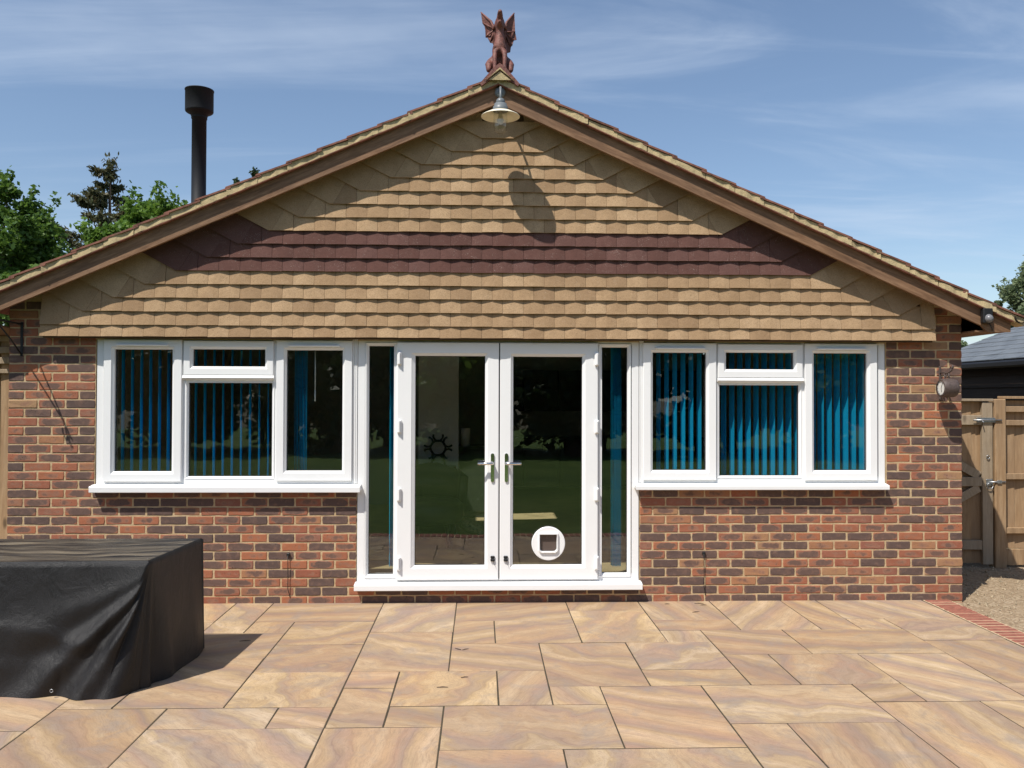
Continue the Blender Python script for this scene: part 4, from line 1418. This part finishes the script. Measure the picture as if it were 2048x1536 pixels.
NU, NV = 230, 44
TT = [c[0] for c in ctrl]; BB = [c[1] for c in ctrl]
us = np.linspace(0, seg[-1], NU)
us = np.sort(np.concatenate([us, np.linspace(seg[3], seg[9], 130)]))
NU = len(us)
cvs = []
corner = seg[6]
gs = lambda x, m, s: math.exp(-((x - m) / s) ** 2)
for iu, u in enumerate(us):
    tp = cat(TT, u); bp = cat(BB, u)
    du = .002
    dirv = (cat(TT, u + du) - cat(TT, u - du)); dirv = dirv.normalized() if dirv.length > 1e-6 else Vector((1, 0))
    nrm = Vector((dirv.y, -dirv.x))                     # outward
    d = corner - u                                      # distance left of the corner along the front
    for iv in range(NV):
        v = iv / (NV - 1)
        h = v * TZ
        w = 0
        if d > -.05:
            r = math.hypot(d, h); th = math.degrees(math.atan2(h, max(d, 1e-4)))
            k = min(1, r / .5) * min(1, v * 3)
            w += k * (.034 * gs(th, 47, 5.5) - .020 * gs(th, 57, 5) + .030 * gs(th, 66, 5.5) - .022 * gs(th, 75, 5) + .022 * gs(th, 84, 6) - .010 * gs(th, 38, 6) + .012 * gs(th, 27, 7))
            w += .010 * gs(h, .42 + .05 * math.sin(d * 5), .05) * min(1, max(0, d - .15) * 4) - .008 * gs(h, .52, .05) * min(1, max(0, d - .15) * 4)
            w += .005 * math.sin(d * 11 + h * 4) * v
        else:
            e = -d
            w += v * (.026 * gs(e, .10, .035) - .022 * gs(e, .19, .05) + .010 * gs(e, .33, .06)) * min(1, v * 2 + .2)
            w += .004 * math.sin(e * 13 + h * 6) * v
        base = tp.lerp(bp, v ** .92) + nrm * w
        bulge = .010 * math.sin(math.pi * v)
        base = base - nrm * bulge * .6
        z = TZ - h
        hem = .012 * math.sin(u * 9) * v ** 6
        if iv == 0: base = tp - nrm * .012; z = TZ + .002
        elif iv == 1: base = tp + nrm * .001; z = TZ - .006
        cvs.append((base.x + 2.8, base.y + 1.75, max(.004, z + abs(hem) * .5)))
fs = [(i * NV + j, (i + 1) * NV + j, (i + 1) * NV + j + 1, i * NV + j + 1) for i in range(NU - 1) for j in range(NV - 1)]
# top: grid between the front and the back edge lines
GXN, GYN = 90, 50
b0 = len(cvs)
for i in range(GXN + 1):
    f = i / GXN
    for j in range(GYN + 1):
        g_ = j / GYN
        xr = -1.985 + .05 * g_
        x = -3.75 + (xr + 3.75) * f
        yf_ = -2.163 + .054 * (x + 3.75) / 1.77; yb_ = -1.322
        y = yf_ + (yb_ - yf_) * g_
        edge = min(g_, 1 - g_, (1 - f) * 2) * 8
        sagz = -.0030 * (1 + math.cos((y + 2.1) / .098 * 2 * math.pi)) * min(1, edge) - .006 * min(1, edge) * math.sin(x * 3.1) ** 2
        wr = .0025 * math.sin((x * .8 + y * 1.1) * 21 + 2 * math.sin(y * 9)) * min(1, edge)
        cvs.append((x + 2.8, y + 1.75, TZ + .003 + sagz + wr))
fs += [(b0 + i * (GYN + 1) + j, b0 + (i + 1) * (GYN + 1) + j, b0 + (i + 1) * (GYN + 1) + j + 1, b0 + i * (GYN + 1) + j + 1) for i in range(GXN) for j in range(GYN)]
mb = MB(); mb.add(cvs, fs, True)
cover = mb.build('cover', M['tarp'], tb)
for ex in (.33, -.35):
    MB().tube([(ex + .009 * math.cos(a * 2 * math.pi / 10), -.512, .045 + .009 * math.sin(a * 2 * math.pi / 10)) for a in range(11)], .0025, 6).build('eyelet', M['zinc'], tb)
for X, Y in ((.72, -.28), (.72, .36)):
    MB().box(X - .03, X + .03, Y - .03, Y + .03, 0, .72).build('leg', M['fence_grey'], tb)
MB().box(-.9, .78, -.34, .40, .70, .742).build('tabletop', M['fence_grey'], tb)

# a few fallen twigs
for k, (px, py, a) in enumerate(((931, 1300, 30), (916, 1299, 140), (1398, 1208, 0), (1407, 1211, 2), (1334, 1209, 3), (1392, 1225, 20), (885, 1376, 0), (929, 1356, 15), (490, 1283, 12))):
    dd = fwd + right * ((px - 1024) / 1712) + up * (-(py - 768) / 1712)
    tt = (0 - CZ) / dd.z
    q = Vector((CX, CY, CZ)) + dd * tt
    L = random.uniform(.02, .04)
    o = MB().tube([(-L, 0, .004), (0, .004, .005), (L, 0, .004)], [.002, .003, .0015], 5).build('twig', M['bark'], None, (q.x, q.y, .001), (0, 0, R(a)))
    tag(o, 'tiny dry twig lying on the paving', 'twig', 'dry twigs on the paving')

# ------------------------------------------------------------------ gate, fences, shed
def plank(name, x0, x1, y0, y1, z0, z1, mat, parent, bev=.003):
    """a timber in its own axes, origin at its centre"""
    c = ((x0 + x1) / 2, (y0 + y1) / 2, (z0 + z1) / 2)
    return MB().box(x0 - c[0], x1 - c[0], y0 - c[1], y1 - c[1], z0 - c[2], z1 - c[2], bev).build(name, mat, parent, c)


def feather(name, x0, x1, y, z0, z1, mat, parent):
    """vertical feather-edge board, thick on its right side"""
    w = x1 - x0
    c = ((x0 + x1) / 2, y, (z0 + z1) / 2)
    pr = [(-w / 2, -.004), (w / 2 + .012, -.018), (w / 2 + .012, .004), (-w / 2, .004)]
    h = (z1 - z0) / 2
    return MB().add([(px, py, s * h) for s in (-1, 1) for px, py in pr], [(0, 1, 2, 3), (7, 6, 5, 4), (0, 4, 5, 1), (1, 5, 6, 2), (2, 6, 7, 3), (3, 7, 4, 0)]).build(name, mat, parent, c)


GYP = 1.50
gate = empty('garden_gate', (4.75, GYP, 0)); tag(gate, 'timber boarded garden gate with braces, bolt and ring latch', 'gate')
gi = Matrix.Translation(-gate.location)
for k in range(9):
    feather('board', 4.23 + k * .11, 4.34 + k * .11, GYP + .03, .02, 1.71, M['fence'], gate).location -= gate.location
for (a, b, z0, z1) in ((4.22, 5.215, 1.465, 1.565), (4.22, 5.215, .825, .92), (4.22, 5.215, .165, .262)):
    plank('rail', a, b, GYP - .03, GYP + .008, z0, z1, M['fence_grey'], gate).location -= gate.location
plank('stile', 5.217, 5.327, GYP - .034, GYP + .009, .012, 1.70, M['fence_grey'], gate).location -= gate.location
plank('stile', 4.19, 4.219, GYP - .034, GYP + .009, .012, 1.70, M['fence_grey'], gate).location -= gate.location
for za, zb in ((1.46, .925), (.27, .82)):
    o = MB().obox((-.49, 0, 0), (.49, 0, 0), .03, .085).build('brace', M['fence_grey'], gate, (4.715 - 4.75, -.012, (za + zb) / 2))
    o.rotation_euler = (0, math.atan2(za - zb, .98), 0); o.scale = (1.10, 1, 1)
plank('capping', 4.19, 5.33, GYP - .045, GYP + .05, 1.712, 1.738, M['fence_grey'], gate).location -= gate.location
MB().box(.40, .60, -.048, -.036, 1.49, 1.54, .003).tube([(.36, -.055, 1.515), (.66, -.055, 1.515)], .008, 8).tube([(.45, -.055, 1.515), (.45, -.085, 1.49)], .006, 8).build('bolt', M['zinc'], gate)
MB().box(.50, .57, -.044, -.035, .83, .90, .004).tube([(.535 + .032 * math.cos(a * .6283), -.052, .83 + .032 * math.sin(a * .6283)) for a in range(11)], .005, 6).tube([(.535, -.05, .87), (.70, -.05, .872)], .008, 8).box(.61, .66, -.06, -.035, .855, .888, .003).build('ring_latch', M['zinc'], gate)
MB().tube([(.52 + .016 * math.cos(a * .6283), -.045, 1.13 + .020 * math.sin(a * .6283)) for a in range(11)], .004, 6).build('pull_ring', M['zinc'], gate)

post = plank('fence_post', 5.345, 5.465, GYP - .045, GYP + .075, -.03, 1.735, M['fence'], None, .008)
tag(post, 'square timber post between garden gate and fence panel', 'post')
pn = empty('timber_fence', (6.4, GYP, 0)); tag(pn, 'new timber fence panel with rails beside the garden gate post', 'fence')
for k in range(17):
    feather('board', 5.47 + k * .11, 5.58 + k * .11, GYP + .045, .17, 1.72, M['fence'], pn).location -= pn.location
for z0, z1 in ((1.60, 1.66), (1.46, 1.515), (.895, .955), (.33, .39)):
    plank('rail', 5.467, 7.34, GYP - .02, GYP + .026, z0, z1, M['fence'], pn).location -= pn.location
plank('capping', 5.44, 7.34, GYP - .03, GYP + .07, 1.737, 1.765, M['fence'], pn).location -= pn.location
plank('gravel_board', 5.467, 7.34, GYP - .005, GYP + .03, .0, .165, M['fence'], pn).location -= pn.location

lf = empty('trellis_fence', (-5.0, .9, 0)); tag(lf, 'weathered timber fence topped by rails beyond the brick corner pier', 'fence')
for k in range(20):
    feather('board', -6.1 + k * .11, -5.99 + k * .11, .945, .0, 2.32, M['fence'], lf).location -= lf.location
for z0, z1 in ((1.95, 1.99), (2.04, 2.10), (2.14, 2.20), (2.25, 2.30)):
    plank('rail', -6.1, -3.97, .90, .935, z0, z1, M['fence_grey'], lf).location -= lf.location
plank('post', -4.36, -4.26, .87, .93, 0, 2.3, M['fence_grey'], lf).location -= lf.location

shed = empty('shed', (8.2, 3.4, 0)); tag(shed, 'black boarded shed with grey slate roof behind the gate', 'shed')
MB().box(6.56 - 8.2, 9.6 - 8.2, 1.72 - 3.4, 4.9 - 3.4, -.09, 2.2).build('wall', M['black_board'], shed)
for k in range(14):
    z = .02 + k * .155
    c = (6.545 - 8.2, 3.31 - 3.4, z)
    MB().add([(x, y, zz_) for y in (-1.6, 1.6) for x, zz_ in ((-.024, 0), (.012, 0), (.012, .175), (-.002, .175))], [(0, 1, 2, 3), (7, 6, 5, 4), (0, 4, 5, 1), (1, 5, 6, 2), (2, 6, 7, 3), (3, 7, 4, 0)]).build('board', M['black_board'], shed, c)
for k in range(14):
    z = .02 + k * .155
    MB().add([(x, y, zz_) for x in (-1.52, 1.52) for y, zz_ in ((-.024, 0), (.012, 0), (.012, .175), (-.002, .175))], [(0, 1, 2, 3), (7, 6, 5, 4), (0, 4, 5, 1), (1, 5, 6, 2), (2, 6, 7, 3), (3, 7, 4, 0)]).build('board', M['black_board'], shed, (0, 1.708 - 3.4, z))
rf = MB().prism([(6.42 - 8.2, 2.215), (8.1 - 8.2, 2.215 + 1.68 * .39), (9.75 - 8.2, 2.23), (9.75 - 8.2, 2.20), (8.1 - 8.2, 2.185 + 1.68 * .39), (6.42 - 8.2, 2.185)], 1.55 - 3.4, 5.05 - 3.4).build('roof', M['slate'], shed)
for k in range(9):
    for q in range(12):
        x0 = 6.40 + k * .19; z0 = 2.222 + k * .19 * .39
        wy = (5.06 - 1.54) / 12
        ya = 1.54 + (q + (.5 if k % 2 else 0)) * wy; yb = min(ya + wy - .004, 5.06)
        if yb - ya < .05: continue
        j = random.uniform(-.002, .002)
        MB().add([(x - 8.2, y - 3.4, z) for y in (ya, yb) for x, z in ((x0, z0 + .012 + j), (x0 + .2, z0 + .2 * .39 + .004), (x0 + .2, z0 + .2 * .39 - .004), (x0, z0 + .002 + j))],
                 [(0, 1, 2, 3), (7, 6, 5, 4), (0, 4, 5, 1), (1, 5, 6, 2), (2, 6, 7, 3), (3, 7, 4, 0)]).build('slate', M['slate'], rf)
MB().box(6.335 - 8.2, 6.415 - 8.2, 1.5 - 3.4, 5.08 - 3.4, 2.12, 2.205, .02).build('gutter', M['black'], shed)


# ------------------------------------------------------------------ trees
def leaf_mesh(name, P, size, mat, elong=1.5, droop=0.0, sd=1):
    """one small four sided leaf on every point"""
    r = np.random.default_rng(sd)
    n = len(P)
    d = r.normal(size=(n, 3)); d[:, 2] = d[:, 2] * .6 - droop
    d /= np.linalg.norm(d, axis=1)[:, None]
    u = r.normal(size=(n, 3)); u -= d * (u * d).sum(1)[:, None]
    u /= np.linalg.norm(u, axis=1)[:, None]
    s = size * r.uniform(.6, 1.3, size=(n, 1))
    a = P - d * s * elong * .5; c = P + d * s * elong * .5
    b = P + u * s * .5; e = P - u * s * .5
    V = np.stack([a, b, c, e], 1).reshape(-1, 3)
    me = bpy.data.meshes.new(name)
    me.vertices.add(4 * n); me.vertices.foreach_set('co', V.ravel())
    me.loops.add(4 * n); me.loops.foreach_set('vertex_index', np.arange(4 * n, dtype=np.int32))
    me.polygons.add(n); me.polygons.foreach_set('loop_start', np.arange(0, 4 * n, 4, dtype=np.int32))
    me.update(); me.validate()
    me.materials.append(mat)
    return me


def broadleaf(label, base, crown, rad, nclump, nleaf, size, mat, sd, name='tree', sprigs=.25, group=None, clump=.22):
    """crown: centre height above base, rad: (rx, ry, rz)"""
    r = np.random.default_rng(sd); rr = random.Random(sd)
    t = empty(name, base); tag(t, label, 'tree', group)
    rad = np.array(rad); C = np.array((0, 0, crown))
    cl = []
    while len(cl) < nclump:
        q = r.normal(size=3); q /= np.linalg.norm(q)
        k = r.uniform(.35, 1.0) ** .6
        k *= 1 + .18 * math.sin(3 * q[0] + sd) * math.cos(2.3 * q[2] + sd)
        cl.append(C + q * (rad - rad.mean() * clump * .8) * k)
    cl = np.array(cl)
    pts = []
    per = nleaf // nclump
    for c in cl:
        cr = rad.mean() * clump * r.uniform(.6, 1.3)
        q = r.normal(size=(per, 3)); q /= np.linalg.norm(q, axis=1)[:, None]
        q *= (r.uniform(0, 1, size=(per, 1)) ** .45) * cr * np.array((1, 1, .75))
        pts.append(c + q)
        if r.uniform() < sprigs:                        # a shoot that leaves the outline
            o = c - C; o = o / np.linalg.norm(o) + np.array((0, 0, .6)); o /= np.linalg.norm(o)
            m = per // 4
            pts.append(c + o * (r.uniform(0, 1, size=(m, 1)) * cr * 1.7) + r.normal(size=(m, 3)) * size * .8)
    P = np.concatenate(pts)
    link_mesh('crown', leaf_mesh('crown', P, size, mat, 1.5, .15, sd), t)
    mb = MB()
    h = crown
    mb.tube([(0, 0, -.1), (.03 * h, 0, h * .4), (0, .02 * h, h * .8), (0, 0, h + rad[2] * .4)], [rad.mean() * .10, rad.mean() * .08, rad.mean() * .055, rad.mean() * .02], 8)
    for c in cl[::3]:
        s = Vector((0, 0, h * rr.uniform(.45, .95))); e = Vector(c)
        mb.tube([s, s.lerp(e, .5) + Vector((0, 0, .06 * h)), e], [rad.mean() * .032, rad.mean() * .022, rad.mean() * .006], 5)
    mb.build('trunk', M['bark'], t)
    return t


def conifer(label, base, H, Rb, sd, dens=1.0):
    r = random.Random(sd); nr = np.random.default_rng(sd)
    t = empty('spruce_tree', base); tag(t, label, 'tree')
    mb = MB().tube([(0, 0, -.1), (0, 0, H * .6), (0, 0, H * .985)], [H * .018, H * .010, .012], 7)
    P = []
    z = H * .42
    while z < H * .985:
        f = (H - z) / (H * .58)
        nb = r.choice((3, 4, 5))
        for k in range(nb):
            a = r.uniform(0, 2 * math.pi)
            L = Rb * (f ** .85) * r.uniform(.45, 1.12) + .12
            dv = Vector((math.cos(a), math.sin(a), 0))
            pts = [Vector((0, 0, z)) + dv * (L * q) + Vector((0, 0, L * (-.20 * q + .34 * q ** 3.0))) for q in (0, .25, .5, .75, 1)]
            mb.tube(pts, [.035 * f + .01, .028 * f + .008, .02 * f + .006, .012 * f + .004, .004], 4)
            m = int(150 * L * dens) + 30
            q = nr.uniform(.12, 1.0, size=m) ** .8
            pp = np.array([[*(pts[min(3, int(w * 4))].lerp(pts[min(3, int(w * 4)) + 1], w * 4 - min(3, int(w * 4))))] for w in q])
            pp[:, 2] -= np.abs(nr.normal(size=m)) * .17 * (1.1 - q * .4)
            pp[:, :2] += nr.normal(size=(m, 2)) * (.10 * L ** .5)
            P.append(pp)
        z += H * r.uniform(.026, .05)
    P.append(np.array((0, 0, H * .95)) + nr.normal(size=(260, 3)) * np.array((.13, .13, .28)))
    P = np.concatenate(P)
    link_mesh('crown', leaf_mesh('crown', P, .085, M['leaf_c'], 2.6, .9, sd), t)
    mb.build('trunk', M['bark'], t)
    return t


def base_at(px, y):
    q = px2plane(px, 793, y)
    return (q.x, y, -.09)


def zat(px, py, y):
    return px2plane(px, py, y).z + .09


broadleaf('tall dark leafed tree growing beyond the left eaves', base_at(-15, 16), zat(-15, 520, 16), (1.95, 2.0, 2.25), 95, 30000, .095, M['leaf_a'], 3, 'beech_tree', .6, None, .18)
broadleaf('sunlit light green tree topping the roof beside the flue', base_at(340, 12), zat(340, 505, 12), (2.25, 1.6, 1.38), 110, 32000, .08, M['leaf_b'], 5, 'hornbeam_tree', .55, None, .18)
broadleaf('low dark green tree between the spruce and the tall leafed tree', base_at(130, 14), zat(130, 610, 14), (1.6, 1.5, 1.45), 60, 20000, .09, M['leaf_a'], 8, 'beech_tree')
conifer('ragged brownish spruce standing behind the leafy trees', base_at(216, 28), zat(216, 312, 28), 4.3, 4, 1.3)
broadleaf('dark evergreen whose tips show over the roof slope', base_at(522, 22), zat(522, 430, 22), (1.15, .9, 1.85), 60, 14000, .09, M['leaf_e'], 14, 'evergreen_tree', .9, None, .11)
broadleaf('pale airy birch rising over the shed roof', base_at(2075, 17), zat(2075, 610, 17), (1.35, 1.2, 1.75), 90, 11000, .075, M['leaf_d'], 21, 'birch_tree', .6, None, .15)
broadleaf('pale green shrub peeping between the eaves and the shed roof', base_at(1965, 11), zat(1965, 715, 11), (.7, .5, .42), 30, 5000, .06, M['leaf_d'], 23, 'garden_shrub', .4)
# the far side of the garden, behind the photographer, seen in the glass
for k in range(26):
    row = k % 2
    x = -24 + k * 1.9 + random.uniform(-.5, .5)
    hh = random.uniform(2.1, 2.7) + row * .8
    broadleaf('leafy shrub in the tall border at the far end of the lawn', (x, -19.5 - row * 2.6 + random.uniform(-.5, .5), -.03), hh, (2.5, 1.7, hh * 1.12), 60, 11000, .18, M['leaf_e' if k % 3 else 'leaf_a'], 40 + k, 'border_shrub', .2, 'shrubs at the far end of the lawn', .30)
